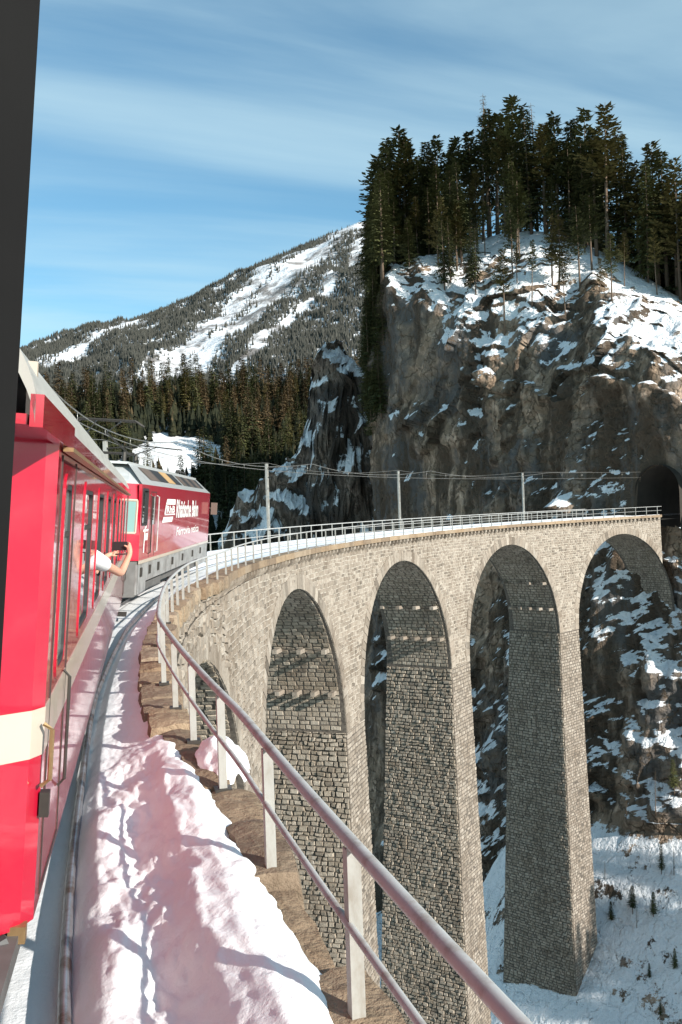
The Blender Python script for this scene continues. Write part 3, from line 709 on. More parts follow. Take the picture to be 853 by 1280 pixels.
# pier faces towards the inside of the curve
ZV = [-24, -36, -46, -50]
for k in range(4):
    lay('pier%d' % k, face, nrm_in, (lambda v, k=k: float(pier_s(k, v)[0]) + .01), (lambda v, k=k: float(pier_s(k, v)[1]) - .01), ZV[k], ZSP, .29, .44, .055, None, jit=.04)
    # flank looking back along the line
    fl = lambda o, z, k=k: loc(fr(pier_s(k, z)[0], o, z))
    nf = lambda o, z, k=k: nrm_back(float(pier_s(k, z)[0]))
    lay('pier%d' % k, fl, nf, (lambda v: float(o_out(v)) + .02), (lambda v, k=k: float(o_face(pier_s(k, v)[0], v)) - .02), ZV[k], ZSP, .30, .40, .13 if k < 3 else .09, None, jit=.075, var=.5, joint=.03, wav=.08)
# barrels: the half that faces the camera
for k, a in enumerate(ARCS):
    bm_ = lambda o, t, a=a: loc(fr(a + RIN * math.cos(t / RIN), o, ZSP + RIN * math.sin(t / RIN)))
    bn_ = lambda o, t, a=a: np.array([*(nrm_back(a)[:2] * math.cos(t / RIN)), -math.sin(t / RIN)])
    lay('arch_barrel%d' % k, bm_, bn_, -2.7, 2.58, .1, RIN * 1.5, .30, .46, .05, None, jit=.045)
# projecting scaffold stones on the pier flanks
def bracket(k, o, z):
    s = float(pier_s(k, min(z, ZSP))[0]) if z < ZSP else ARCS[k] + math.sqrt(RIN ** 2 - (z - ZSP) ** 2)
    a = heading(s); M4 = Matrix.Translation(Vector(loc(fr(s, o, z)))) @ Matrix.Rotation(-a, 4, 'Z')
    b_ = MB(); w = random.uniform(.13, .17)
    b_.box((-w, -.92 + random.uniform(-.1, .1), -.13), (w, .25, .13), M4); o_ = b_.build('bracket_stone', 'stone', piers[k], tint=True); o_.parent = piers[k]
for k in range(4):
    for z in (-6.2, -9.0):
        for o in np.linspace(-2.3, 2.3, 5 if z < -7 else 4): bracket(k, o, z)

# nearest and largest 300 stones are single pieces, the rest stay one part per wall
camv = CAM - VO
allst = []
for par, lst in stones.items():
    for it in lst:
        cu, cv = it[1][0]; p = it[4](cu, cv); d = np.linalg.norm(p - camv); allst.append((it[6] / d, par, it))
allst.sort(key=lambda x: -x[0])
objof = {'spandrel_wall': wall}
for k in range(4): objof['pier%d' % k] = piers[k]
for k in range(5): objof['arch_barrel%d' % k] = barrels[k]
for _, par, it in allst[:300]:
    Vs, Fs, Ts = mesh_stones([it]); mk('stone', Vs, Fs, 'stone', objof[par], tint=Ts)
rest = {}
for _, par, it in allst[300:]: rest.setdefault((par, 'flank' if par[:4] != 'span' and it[5] is not nrm_in else 'face'), []).append(it)
for (par, w), lst in rest.items():
    Vs, Fs, Ts = mesh_stones(lst); mk('stonework', Vs, Fs, 'stone' if w == 'face' else 'stone_flank', objof[par], tint=Ts, kind='stuff')
# voussoirs
for k, a in enumerate(ARCS):
    n = 56
    for i in range(n):
        t0, t1 = math.pi * i / n, math.pi * (i + 1) / n; g = .006
        dep = RING * random.uniform(.86, 1.14); V8 = []; tops = []
        if a - RIN * math.cos((t0 + t1) / 2) > S_B - .4: continue
        for t, r_ in ((t0 + g / 3, RIN + .015), (t1 - g / 3, RIN + .015), (t1 - g / 3, RIN + dep), (t0 + g / 3, RIN + dep)):
            s, z = a - r_ * math.cos(t), ZSP + r_ * math.sin(t)
            V8.append(loc(fr(s, o_face(s, z) - .3, z))); tops.append(loc(fr(s, o_face(s, z) + .055 + random.uniform(-.012, .02), z)))
        b_ = MB(); b_.add(V8 + tops, [(4, 5, 6, 7)[::-1]] + [(j, 4 + j, 4 + (j + 1) % 4, (j + 1) % 4) for j in range(4)], random.random()); b_.build('voussoir', 'stone', barrels[k], tint=True)

# ---- cornice: slabs on little corbels
s = 30.6
while s < S_B - .2:
    e = min(s + random.uniform(1.7, 2.3), S_B); b_ = MB(); V8 = []
    j = .012
    for (q, o, z) in [(q, o, z) for z in (-.30, 0.0) for (q, o) in ((s + j, 2.35), (e - j, 2.35), (e - j, 3.02), (s + j, 3.02))]:
        V8.append(loc(fr(q, o + random.uniform(-.012, .012), z_cop(q) + z + random.uniform(-.008, .008))))
    b_.add(V8, [(0, 3, 2, 1), (4, 5, 6, 7), (0, 1, 5, 4), (1, 2, 6, 5), (2, 3, 7, 6), (3, 0, 4, 7)]); b_.build('cornice_slab', 'coping', via, tint=True); s = e
s = 30.9
while s < S_B - .2:
    b_ = MB(); M4 = Matrix.Translation(Vector(loc(fr(s, 2.66, z_cop(s) - .305)))) @ Matrix.Rotation(-heading(s), 4, 'Z')
    V8 = [M4 @ Vector(p) for p in ((-.2, -.13, -.02), (-.2, .13, -.02), (-.2, .13, -.42), (-.2, -.13, -.42), (.28, -.13, 0), (.28, .13, 0), (.26, .13, -.18), (.26, -.13, -.18), (.05, .13, -.42), (.05, -.13, -.42))]
    b_.add(V8, [(0, 4, 5, 1), (4, 7, 6, 5), (7, 9, 8, 6), (9, 3, 2, 8), (0, 3, 9, 7, 4), (1, 5, 6, 8, 2)]); b_.build('corbel', 'stone', via, tint=True); s += .78
# ---- rough coping blocks of the abutment
def rough_block(name, c_s, ln, o0, o1, z0, z1, par, seed, amp=.05):
    nu, nv, nw = 7, 6, 4; pts = {}; b_ = MB(); r = random.Random(seed); V = []; F = []
    def P(i, j, k):
        key = (i, j, k)
        if key not in pts:
            u, v, w = i / nu, j / nv, k / nw
            q = np.array([(u - .5) * ln, o0 + (o1 - o0) * v, z0 + (z1 - z0) * w])
            cu = np.array([(u - .5), (v - .5), (w - .5)]) * 2; rr_ = max(abs(cu)); sh = .06 * (np.linalg.norm(cu) - rr_)
            q = q - cu * sh * .8
            nn = np.array([fbm(q[0] * 3 + seed * 3.1, q[1] * 3, q[2] * 3, 3), fbm(q[0] * 3, q[1] * 3 + seed * 1.7, q[2] * 3 + 5, 3), fbm(q[0] * 3 + 9, q[1] * 3, q[2] * 3 + seed, 3)])
            q = q + nn * amp
            pts[key] = len(V); V.append(loc(fr(c_s + q[0], q[1], q[2])))
        return pts[key]
    for i in range(nu):
        for j in range(nv):
            F.append((P(i, j, nw), P(i, j + 1, nw), P(i + 1, j + 1, nw), P(i + 1, j, nw))[::-1]); F.append((P(i, j, 0), P(i, j + 1, 0), P(i + 1, j + 1, 0), P(i + 1, j, 0)))
    for i in range(nu):
        for k in range(nw):
            F.append((P(i, nv, k), P(i + 1, nv, k), P(i + 1, nv, k + 1), P(i, nv, k + 1))); F.append((P(i, 0, k), P(i + 1, 0, k), P(i + 1, 0, k + 1), P(i, 0, k + 1))[::-1])
    for j in range(nv):
        for k in range(nw):
            F.append((P(0, j, k), P(0, j + 1, k), P(0, j + 1, k + 1), P(0, j, k + 1))[::-1]); F.append((P(nu, j, k), P(nu, j + 1, k), P(nu, j + 1, k + 1), P(nu, j, k + 1)))
    b_.add(V, F); return b_.build(name, 'coping', par, smooth=False, tint=True)
s = 1.2; sd = 1
while s < 30.3:
    ln = random.uniform(.75, 1.25); c_ = s + ln / 2; orr = float(o_rail(c_))
    rough_block('coping_stone', c_, ln - .02, float(np.interp(c_, [4, 6, 7, 8, 10, 12, 16, 22, 29, 31], [2.38, 2.37, 2.28, 2.19, 2.0, 1.95, 1.93, 2.0, 2.25, 2.5])), orr + random.uniform(.10, .22), float(z_cop(c_)) - .42, float(z_cop(c_)) + random.uniform(-.05, .02), via, sd, .045); s += ln; sd += 1

# ================================================================== SNOW ON THE DECK
def snow_edge(s):
    return np.interp(s, [-6, 4, 6, 7, 8, 10, 12, 16, 22, 29, 32, 140], [2.48, 2.46, 2.45, 2.36, 2.27, 2.11, 2.05, 2.02, 2.10, 2.35, 2.86, 2.86]) + .05 * fbm(s * 1.6, 0, 5.5, 3) * sstep(34, 28, s) * 2.2 + .02 * fbm(s * 5, 1, 5.5, 2) * sstep(34, 28, s)
def snow_z(s, o):
    flat = np.interp(o, [-3.1, -2.2, -1.2, 1.0, 1.30, 1.40, 1.50, 1.60, 1.80, 2.2], [.16, .12, .05, .03, .05, .06, .09, .19, .23, .36])
    bank = np.interp(o, [-3.1, -2.2, -1.2, 1.0, 1.30, 1.40, 1.50, 1.60, 1.72, 1.84, 1.98, 2.10, 2.25, 2.5], [.16, .12, .05, .03, .05, .06, .17, .25, .265, .25, .33, .44, .50, .48])
    far = np.interp(o, [-3.1, -2.4, -1.2, 1.2, 2.2, 2.9], [.20, .16, .10, .10, .16, .20])
    wb = sstep(9.8, 7.2, s + .5 * fbm(s, o * 2, .3, 2)); wf = sstep(24, 34, s)
    z = flat * (1 - wb) + bank * wb; z = z * (1 - wf) + far * wf
    rough = sstep(1.42, 1.75, o)
    lump = .085 * fbm(s * 1.1, o * 2.0, .9, 2) + .022 * fbm(s * 3.6, o * 5, 2.1, 3) + .022 * fbm(s * 9 + o * 6, o * 16, 4.1, 4)
    z = z + lump * (rough * (.35 + .95 * wb) * (1 - .55 * sstep(2.05, 2.2, o)) * (1 - .72 * wf) + .10)
    ruts = .03 * np.sin(s * 3.1 + 2 * fbm(s, 0, 1.2)) * rough * wb * sstep(1.9, 1.6, o)
    groove = -.06 * (np.exp(-((np.abs(o) - .585) / .045) ** 2) + np.exp(-((np.abs(o) - .40) / .05) ** 2))
    return z + ruts + groove
sv = [-2.5]
while sv[-1] < 127.7: sv.append(sv[-1] + min(.6, .035 * (1 + max(0, sv[-1] - 2) * .07)))
sv = np.array(sv)
fo = np.concatenate([np.linspace(0, .75, 70, endpoint=False), np.linspace(.75, 1, 96)])
SE = snow_edge(sv); OO = np.where(fo[None, :] < .75, -3.0 + (1.15 + 3.0) * fo[None, :] / .75, 1.15 + (SE[:, None] - 1.15) * (fo[None, :] - .75) / .25)
SS = np.repeat(sv[:, None], len(fo), 1); ZZ = snow_z(SS, OO)
lip = np.clip((OO - (SE[:, None] - .10)) / .10, 0, 1); ZZ = ZZ - .05 * lip ** 2.2
# rounded, slightly overhanging edge
ex_o = []; ex_z = []
base_z = np.minimum(z_cop(sv) - .04, ZZ[:, -1] - .02)
for k_, (do, f_) in enumerate(((.025, .22), (.035, .5), (.02, .8), (-.02, 1.1))):
    ex_o.append(SE + do + .02 * fbm(sv * 6, k_, 1.5, 2)); ex_z.append(ZZ[:, -1] + (base_z - ZZ[:, -1]) * f_)
OO = np.concatenate([OO] + [e[:, None] for e in ex_o], 1); ZZ = np.concatenate([ZZ] + [e[:, None] for e in ex_z], 1)
SS = np.repeat(sv[:, None], OO.shape[1], 1)
grid_obj('snow_cover', fr(SS, OO, ZZ), 'snow', kind='structure', flip=True)
# a cushion of snow left on the outer ledge
def cushion(s0_, o0_, z0_, ls, lo, h, lab):
    u = np.linspace(-1, 1, 34); v = np.linspace(-1, 1, 26); U, W = np.meshgrid(u, v, indexing='ij')
    r_ = np.sqrt(U ** 2 + W ** 2); edge_ = 1 + .28 * fbm(U * 1.6 + s0_, W * 1.6, .4, 3)
    zz_ = np.sqrt(np.clip(1 - (r_ / edge_) ** 2.4, 0, 1)) * h * (1 + .25 * fbm(U * 2, W * 2 + s0_, 1.1, 3))
    keep = (r_ < edge_ * 1.04); kc = keep[:-1, :-1] | keep[1:, 1:]
    return tag(grid_obj('snow_cushion', fr(s0_ + U * ls, o0_ + W * lo, z0_ - .02 + zz_), 'snow', keep=kc, flip=True), lab, 'snow')
cushion(7.55, 2.56, float(z_cop(7.5)) - .02, .55, .20, .20, 'rounded cushion of snow left on the coping around a railing post')

# ================================================================== TRACK
track = tag(empty('railway_track', tuple(fr(60, 0, 0))), 'narrow gauge rails running through the snow ahead of the locomotive', 'track')
for sg in (-1, 1):
    b_ = MB(); sr = np.arange(-30, 150, .5); prof_ = [(-.03, -.02), (.03, -.02), (.03, .095), (-.03, .095)]
    P = np.stack([np.stack([fr(s, sg * .53 + a, z + (.0 if sg > 0 else .02)) - fr(60, 0, 0) for a, z in prof_ + prof_[:1]]) for s in sr])
    grid_obj('rail', P, 'rail_steel', track, smooth=False)
b_ = MB(); b_.tube([fr(s, 1.435 + .012 * math.sin(s * .9), .135 + .008 * math.sin(s * 1.7)) for s in np.arange(-1.5, 30, .25)], .033, 10)
o_ = b_.build('spare_rail', 'rail_steel', smooth=True)
tag(o_, 'long steel rail lying loose in the snow beside the train', 'rail')

# ================================================================== RAILINGS
rail_in = tag(empty('steel_railing', tuple(fr(40, 2.9, 0))), 'grey steel railing along the open edge of the viaduct beside the snow bank', 'railing')
rail_out = tag(empty('steel_railing', tuple(fr(60, -3.0, 0))), 'grey steel railing on the far edge of the viaduct below the masts', 'railing')
def post(par, s, o, zb, zt_, wide=.062, plate=True):
    M4 = Matrix.Translation(Vector(fr(s, o, 0) - np.array(par.location))) @ Matrix.Rotation(-heading(s), 4, 'Z')
    b_ = MB(); y0 = -wide / 2
    b_.box((-.028, y0, zb - .1), (.028, y0 + .010, zt_), M4); b_.box((-.028, y0 + .010, zb - .1), (-.020, y0 + wide, zt_ - .01), M4); b_.box((.020, y0 + .010, zb - .1), (.028, y0 + wide, zt_ - .01), M4)
    o_ = b_.build('post', 'post_paint', par)
    if plate:
        b2 = MB(); b2.box((-.06, -.06, zb - .02), (.06, .06, zb + .010), M4); b2.build('base_plate', 'dark_metal', o_)
    return o_
def arail(name, par, pts, r, mat='galvanised', n=8):
    b_ = MB(); b_.tube([np.array(p) - np.array(par.location) for p in pts], r, n); return b_.build(name, mat, par, smooth=True)
pin = [.4, 1.95, 3.55, 5.2, 6.85, 8.4, 9.9, 11.4, 12.9, 14.5, 16.1, 17.7, 19.3, 20.9, 22.5, 24.1, 25.7, 27.4, 29.2, 31.0]
while pin[-1] < S_B - 1.6: pin.append(pin[-1] + (1.95 if pin[-1] < 34 else 2.15))
for s in pin: post(rail_in, s, float(o_rail(s)), float(z_cop(s)) - .02, ZTOPR - .02, plate=s < 20)
sfine = np.arange(.2, S_B - .1, .4)
arail('top_rail', rail_in, [fr(s, o_rail(s) - .005, ZTOPR) for s in sfine], .028, n=10)
arail('middle_rail', rail_in, [fr(s, o_rail(s) - .025, (ZTOPR + z_cop(s)) / 2 + .02) for s in sfine], .017)
so = np.arange(20, S_B - 6, 1.85)
for s in so: post(rail_out, s, -3.03, .10, ZTOPR - .02, plate=False)
sfine = np.arange(20, S_B - 5.9, .8)
arail('top_rail', rail_out, [fr(s, -3.03, ZTOPR) for s in sfine], .034)
arail('middle_rail', rail_out, [fr(s, -3.01, .68) for s in sfine], .020)

# ================================================================== OVERHEAD LINE
MASTS = [16.5, 40.0, 63.4, 86.8, 110.4]
for i, s in enumerate(MASTS):
    e = tag(empty('catenary_mast', tuple(fr(s, -3.35, 0))), ['slim steel mast hidden behind the red coach', 'slim steel mast hidden behind the locomotive', 'slim twin channel steel mast standing before the snowy pinnacle',
        'slim steel mast before the brown rock wall, second from the tunnel', 'slim steel mast nearest the tunnel mouth'][i], 'mast', 'masts along the far railing')
    Rz = Matrix.Rotation(-heading(s), 4, 'Z')
    for dy in (-.09, .09):
        b_ = MB(); b_.box((-.07, dy - .035, -.6), (.07, dy + .035, 5.55), Rz); b_.build('channel', 'post_paint', e)
    b_ = MB()
    for z in (1.2, 2.6, 4.0, 5.3): b_.box((-.06, -.056, z), (.06, .056, z + .1), Rz)
    b_.build('batten', 'post_paint', e)
    b_ = MB(); b_.tube([Rz @ Vector((0, 0, 5.25)), Rz @ Vector((1.6, 0, 5.30)), Rz @ Vector((3.3, 0, 5.05))], .03, 6); b_.tube([Rz @ Vector((0, 0, 4.6)), Rz @ Vector((2.2, 0, 5.2))], .022, 6); b_.build('cantilever_arm', 'dark_metal', e)
ohl = tag(empty('overhead_wire', tuple(fr(60, 0, 5))), 'overhead line wires hung along the masts above the track', 'wire')
def wire(name, f, r, s0_, s1_, st=.8): arail(name, ohl, [f(s) for s in np.arange(s0_, s1_, st)], r, 'wire', 5)
def sag(s):
    i = np.searchsorted(MASTS, s); a = MASTS[max(0, i - 1)]; b_ = MASTS[min(len(MASTS) - 1, i)] if i else MASTS[0]
    if b_ <= a: return 0
    t = (s - a) / (b_ - a); return 4 * t * (1 - t)
wire('contact_wire', lambda s: fr(s, -.05, 4.72), .014, -2, 129)
wire('catenary_wire', lambda s: fr(s, -.05, 5.38 - .50 * sag(s)), .016, -2, 129)
wire('feeder_wire', lambda s: fr(s, -3.35, 5.62 - .42 * sag(s)), .012, -2, 124)
for s in np.arange(4, 126, 3.9):
    arail('dropper', ohl, [fr(s, -.05, 4.72), fr(s, -.05, 5.38 - .50 * sag(s))], .009, 'wire', 4)

# ================================================================== ROLLING STOCK
CANT = math.atan(.086)
def body_frame(A, B):
    """x forward, y to the left, z up, leaning into the curve"""
    A, B = Vector(A), Vector(B); ux = (B - A).normalized(); nr = ux.cross(Vector((0, 0, 1))).normalized(); u0 = nr.cross(ux)
    up = u0 * math.cos(CANT) + nr * math.sin(CANT); n = nr * math.cos(CANT) - u0 * math.sin(CANT)
    m = Matrix((ux, -n, up)).transposed().to_4x4(); m.translation = A; return m
def panel(x0, x1, z0, z1, holes, y0, y1):
    """flat wall with rectangular openings, outer skin at y0, inner at y1"""
    xs = sorted({x0, x1, *[v for h in holes for v in h[:2]]}); zs = sorted({z0, z1, *[v for h in holes for v in h[2:]]})
    inh = lambda x, z: any(h[0] < x < h[1] and h[2] < z < h[3] for h in holes)
    b_ = MB(); ids = {}; V = []; F = []
    def vid(x, y, z):
        k = (round(x, 4), round(y, 4), round(z, 4))
        if k not in ids: ids[k] = len(V); V.append(k)
        return ids[k]
    for i in range(len(xs) - 1):
        for j in range(len(zs) - 1):
            a, b2, c, d = xs[i], xs[i + 1], zs[j], zs[j + 1]
            if inh((a + b2) / 2, (c + d) / 2): continue
            F.append((vid(a, y0, c), vid(b2, y0, c), vid(b2, y0, d), vid(a, y0, d))); F.append((vid(a, y1, c), vid(a, y1, d), vid(b2, y1, d), vid(b2, y1, c)))
    def rim(a, b2, c, d, s):
        for q in (((a, c), (b2, c)), ((b2, c), (b2, d)), ((b2, d), (a, d)), ((a, d), (a, c))):
            f = (vid(q[0][0], y0, q[0][1]), vid(q[0][0], y1, q[0][1]), vid(q[1][0], y1, q[1][1]), vid(q[1][0], y0, q[1][1])); F.append(f if s else f[::-1])
    rim(x0, x1, z0, z1, True)
    for h in holes: rim(*h, False)
    b_.add(V, F); return b_
def rrect(x0, x1, z0, z1, r, n=5):
    pts = []
    for cx, cz, a0 in ((x1 - r, z1 - r, 0), (x0 + r, z1 - r, 90), (x0 + r, z0 + r, 180), (x1 - r, z0 + r, 270)):
        for k in range(n + 1): a = R(a0 + 90 * k / n); pts.append((cx + r * math.cos(a), cz + r * math.sin(a)))
    return pts
def ring(b_, x0, x1, z0, z1, r, w, ya, yb):
    """rounded frame, w wide inwards, from y=ya (outer) to y=yb"""
    o = rrect(x0, x1, z0, z1, r); i = rrect(x0 + w, x1 - w, z0 + w, z1 - w, max(.01, r - w * .6)); n = len(o)
    V = [(x, ya, z) for x, z in o] + [(x, ya, z) for x, z in i] + [(x, yb, z) for x, z in o] + [(x, yb, z) for x, z in i]; F = []
    for k in range(n):
        j = (k + 1) % n; F += [(k, n + k, n + j, j), (k, j, 2 * n + j, 2 * n + k), (n + k, 3 * n + k, 3 * n + j, n + j)]
    b_.add(V, F)
W_ = 2.66
def coach(label, A, B, openw=(), oh=.03, removed=()):
    m = body_frame(A, B); L_ = (Vector(B) - Vector(A)).length
    e = empty('railway_coach'); e.matrix_world = m; tag(e, label, 'coach')
    ZW0, ZW1, ZE = 1.12, 2.13, 2.32
    wins = [(.45, .90)] + [(2.05 + 1.9 * k, 3.02 + 1.9 * k) for k in range(7)] + [(L_ - 1.0, L_ - .55)]
    ZT_ = lambda sd, wi: 2.285 if (sd, wi) in removed else ZW1
    for side_ in (0, 1):
        y0, y1 = (0, .06) if side_ == 0 else (W_, W_ - .06)
        holes = [(a, b_, ZW0, ZT_(side_, wi)) for wi, (a, b_) in enumerate(wins)]
        sw = panel(0, L_, 0, ZE, holes, y0, y1).build('side_wall', 'red_paint', e)
        sgn = -1 if side_ == 0 else 1
        st = MB(); st.box((0.0, min(y0, y0 + sgn * .004), .80), (L_, max(y0, y0 + sgn * .004), 1.03)); st.build('white_stripe', 'white_paint', sw)
        for wi, (a, b_) in enumerate(wins):
            if side_ == 1 and wi in (0, 8): continue
            f1 = MB(); gone = (side_, wi) in removed; ring(f1, a - .05, b_ + .05, ZW0 - .05, ZT_(side_, wi) + (.02 if gone else .05), .02 if gone else .12, .058 if not gone else .06, y0 + sgn * (.008 if not gone else .012), y0 - sgn * .03)
            fo_ = f1.build('window', 'red_paint', e, smooth=False)
            f2 = MB(); ring(f2, a + .002, b_ - .002, ZW0 + .002, ZT_(side_, wi) - .002, .07 if not gone else .012, .035 if not gone else .03, y0 + sgn * (.004 if not gone else .030), y0 - sgn * .05); f2.build('gasket', 'rubber' if (side_, wi) not in removed else 'frame_black', fo_)
            if (side_, wi) in removed: continue
            ztop = ZW1 if (side_, wi) not in openw else ZW0 + .34
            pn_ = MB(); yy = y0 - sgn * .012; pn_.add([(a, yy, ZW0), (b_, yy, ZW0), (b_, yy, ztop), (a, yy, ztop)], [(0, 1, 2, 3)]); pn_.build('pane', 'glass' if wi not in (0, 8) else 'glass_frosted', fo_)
            if (side_, wi) not in openw:
                br = MB(); br.box((a + .04, min(y0, y0 - sgn * .011), ZW1 - .30), (b_ - .04, max(y0, y0 - sgn * .011), ZW1 - .27)); br.build('vent_bar', 'dark_metal', fo_)
    # ends
    for en in (0, 1):
        xe, dx_ = (0.0, -1) if en == 0 else (L_, 1)
        b_ = MB(); pl = [(xe, 0.0), (xe + dx_ * .10, .05), (xe + dx_ * .30, .28), (xe + dx_ * .34, .62), (xe + dx_ * .34, W_ - .62), (xe + dx_ * .30, W_ - .28), (xe + dx_ * .10, W_ - .05), (xe, W_)]
        b_.add([(x, y, 0) for x, y in pl] + [(x, y, ZE + .02) for x, y in pl], [(k, k + 1, 8 + k + 1, 8 + k) if dx_ > 0 else (k + 1, k, 8 + k, 8 + k + 1) for k in range(7)])
        ew = b_.build('end_wall', 'red_paint', e)
        b_ = MB(); pl2 = [(x + dx_ * .004, y + (-.003 if k < 3 else .003 if k > 4 else 0)) for k, (x, y) in enumerate(pl)]
        b_.add([(x, y, .80) for x, y in pl2] + [(x, y, 1.03) for x, y in pl2], [(k, k + 1, 8 + k + 1, 8 + k) if dx_ > 0 else (k + 1, k, 8 + k, 8 + k + 1) for k in range(7)]); b_.build('white_stripe', 'white_paint', ew)
        b_ = MB(); xg0, xg1 = sorted((xe + dx_ * .34, xe + dx_ * .60))
        for k in range(5):
            xx0 = xe + dx_ * (.34 + .07 * k); xx1 = xe + dx_ * (.34 + .07 * k + .045); x0_, x1_ = sorted((xx0, xx1)); ring_b = MB()
            b_.box((x0_, .78, .30), (x1_, W_ - .78, 2.28))
        b_.build('gangway_bellows', 'rubber', e)
        b_ = MB(); x0_, x1_ = sorted((xe + dx_ * .02, xe + dx_ * .92)); b_.box((x0_, .05, -.12), (x1_, W_ - .05, -.02)); b_.build('buffer_beam', 'underframe', e)
        b_ = MB(); b_.tube([(xe + dx_ * .36, W_ / 2, -.05), (xe + dx_ * .95, W_ / 2, -.05)], .09, 10); b_.tube([(xe + dx_ * .93, W_ / 2, -.05), (xe + dx_ * .99, W_ / 2, -.05)], .2, 12); b_.build('coupler', 'dark_metal', e)
    # roof: red fascia with a tall section over each end platform, grey shell, open rim at the ends
    RX0, RX1 = -1.02, L_ + 1.02
    def shell(y): t = min(1.0, abs(y - W_ / 2) / (W_ / 2)); return 2.385 + .66 * (1 - t ** 3.0) ** .66
    ys = W_ / 2 - W_ / 2 * np.cos(np.linspace(0, math.pi, 41))
    P = np.array([[(x, y, shell(y)) for y in ys] for x in np.linspace(RX0, RX1, 26)])
    rf = grid_obj('roof', P, 'roof_grey', e)
    for x0_, x1_ in ((RX0, RX0 + .04), (RX1 - .04, RX1)):
        b_ = MB()
        V = [(x0_, y, shell(y) + .02) for y in ys] + [(x0_, y, shell(y) - .07) for y in ys] + [(x1_, y, shell(y) + .02) for y in ys] + [(x1_, y, shell(y) - .07) for y in ys]; n = len(ys); F = []
        for k in range(n - 1): F += [(k, k + 1, n + k + 1, n + k), (2 * n + k, 3 * n + k, 3 * n + k + 1, 2 * n + k + 1), (k, 2 * n + k, 2 * n + k + 1, k + 1), (n + k, n + k + 1, 3 * n + k + 1, 3 * n + k)]
        b_.add(V, F); b_.build('roof_rim', 'roof_grey', rf)
    for side_ in (0, 1):
        y = -oh if side_ == 0 else W_ + oh; sg = 1 if side_ == 0 else -1; b_ = MB()
        for x0_, x1_, z1_ in ((RX0, .50, 2.425), (.50, L_ - .50, 2.385), (L_ - .50, RX1, 2.425)):
            ya, yb = sorted((y, y + sg * .05)); b_.box((x0_, ya, ZE - .02), (x1_, yb, z1_))
        b_.build('fascia', 'red_paint', e)
        b_ = MB(); ya, yb = sorted((y - sg * .03 * (oh > 0), y + sg * .02)); b_.box((.10, ya, ZE - .045), (L_ - .10, yb, ZE - .024)); b_.build('drip_rail', 'brass', e)
    for x0_, x1_ in ((RX0 + .02, .0), (L_, RX1 - .02)):
        b_ = MB(); b_.box((x0_, .03, ZE - .01), (x1_, W_ - .03, ZE + .03)); b_.build('soffit', 'red_paint', e)
    for xx in (-.50, L_ + .50):
        b_ = MB(); yy_ = [y for y in ys if .34 < y < W_ - .34]; n = len(yy_)
        b_.add([(xx, y, ZE + .03) for y in yy_] + [(xx, y, shell(y) - .05) for y in yy_], [(k, k + 1, n + k + 1, n + k) for k in range(n - 1)]); b_.build('end_fascia', 'red_paint', e)
        b_ = MB(); b_.box((xx - .02, .06, ZE + .03), (xx + .02, .10, ZE + .30)); b_.build('roof_bracket', 'white_paint', e)
    b_ = MB(); b_.box((.6, .12, -.32), (L_ - .6, W_ - .12, -.005)); b_.build('underframe', 'underframe', e)
    for xb in (2.6, L_ - 2.6):
        b_ = MB(); b_.box((xb - 1.3, .45, -.36), (xb + 1.3, .62, -.16)); b_.box((xb - 1.3, W_ - .62, -.36), (xb + 1.3, W_ - .45, -.16)); bg_ = b_.build('bogie', 'underframe', e)
        for dx_ in (-.8, .8):
            b_ = MB(); b_.tube([(xb + dx_, .80, -.10), (xb + dx_, .88, -.10)], .33, 20); b_.tube([(xb + dx_, W_ - .88, -.10), (xb + dx_, W_ - .80, -.10)], .33, 20); b_.tube([(xb + dx_, .8, -.10), (xb + dx_, W_ - .8, -.10)], .06, 8); b_.build('wheelset', 'dark_metal', bg_)
    # handrails, steps and a coupling lamp bracket at the corners
    for xx, d_ in ((.0, -1), (L_, 1)):
        b_ = MB(); b_.tube([(xx + d_ * .06, -.005, .66), (xx + d_ * .06, -.045, .69), (xx + d_ * .06, -.045, .93), (xx + d_ * .06, -.005, .96)], .012, 6); b_.build('handrail', 'brass', e)
        b_ = MB(); b_.box((xx - .03, -.045, .50), (xx + .03, 0.0, .62)); b_.build('door_latch', 'dark_metal', e)
        b_ = MB(); b_.tube([(xx - d_ * .98, -.004, .36), (xx - d_ * .98, -.04, .40), (xx - d_ * .98, -.04, 1.0), (xx - d_ * .98, -.004, 1.04)], .010, 6); b_.build('handrail', 'dark_metal', e)
        b_ = MB(); b_.box((xx + d_ * .10 - .035, .02, -.06), (xx + d_ * .10 + .035, .10, .02)); b_.build('lamp_bracket', 'brass', e)
        b_ = MB(); b_.tube([(xx + d_ * .18, .10, -.02), (xx + d_ * .30, .30, -.10), (xx + d_ * .34, .7, -.12)], .035, 8); b_.build('hose', 'rubber', e)
        ds_ = MB()
        for zz_ in (.04,): ds_.box((min(xx - d_ * .20, xx - d_ * 1.12), -.006, zz_), (max(xx - d_ * .20, xx - d_ * 1.12), .0, zz_ + .02))
        for dx_ in (.20, 1.12): ds_.box((xx - d_ * dx_ - .008, -.006, .04), (xx - d_ * dx_ + .008, .0, 2.26))
        ds_.build('door_seam', 'dark_metal', e)
        if not removed and xx == 0: continue
        b_ = MB(); x0_, x1_ = sorted((xx - d_ * .05, xx - d_ * .75))
        for k in range(10): b_.box((x0_ + .07 * k, -.10, -.44), (x0_ + .07 * k + .02, .20, -.40))
        for k in range(5): b_.box((x0_, -.10 + .07 * k, -.435), (x1_, -.085 + .07 * k, -.405))
        b_.build('step_grating', 'dark_metal', e)
    return e, m, L_
nc_A, nc_B = fr(4.82, 1.289, .504), fr(22.35, 1.05, .604)
next_coach, MC, LC = coach('red railway coach with white stripe and grey roof behind the locomotive', nc_A, nc_B, openw={(0, 2)})
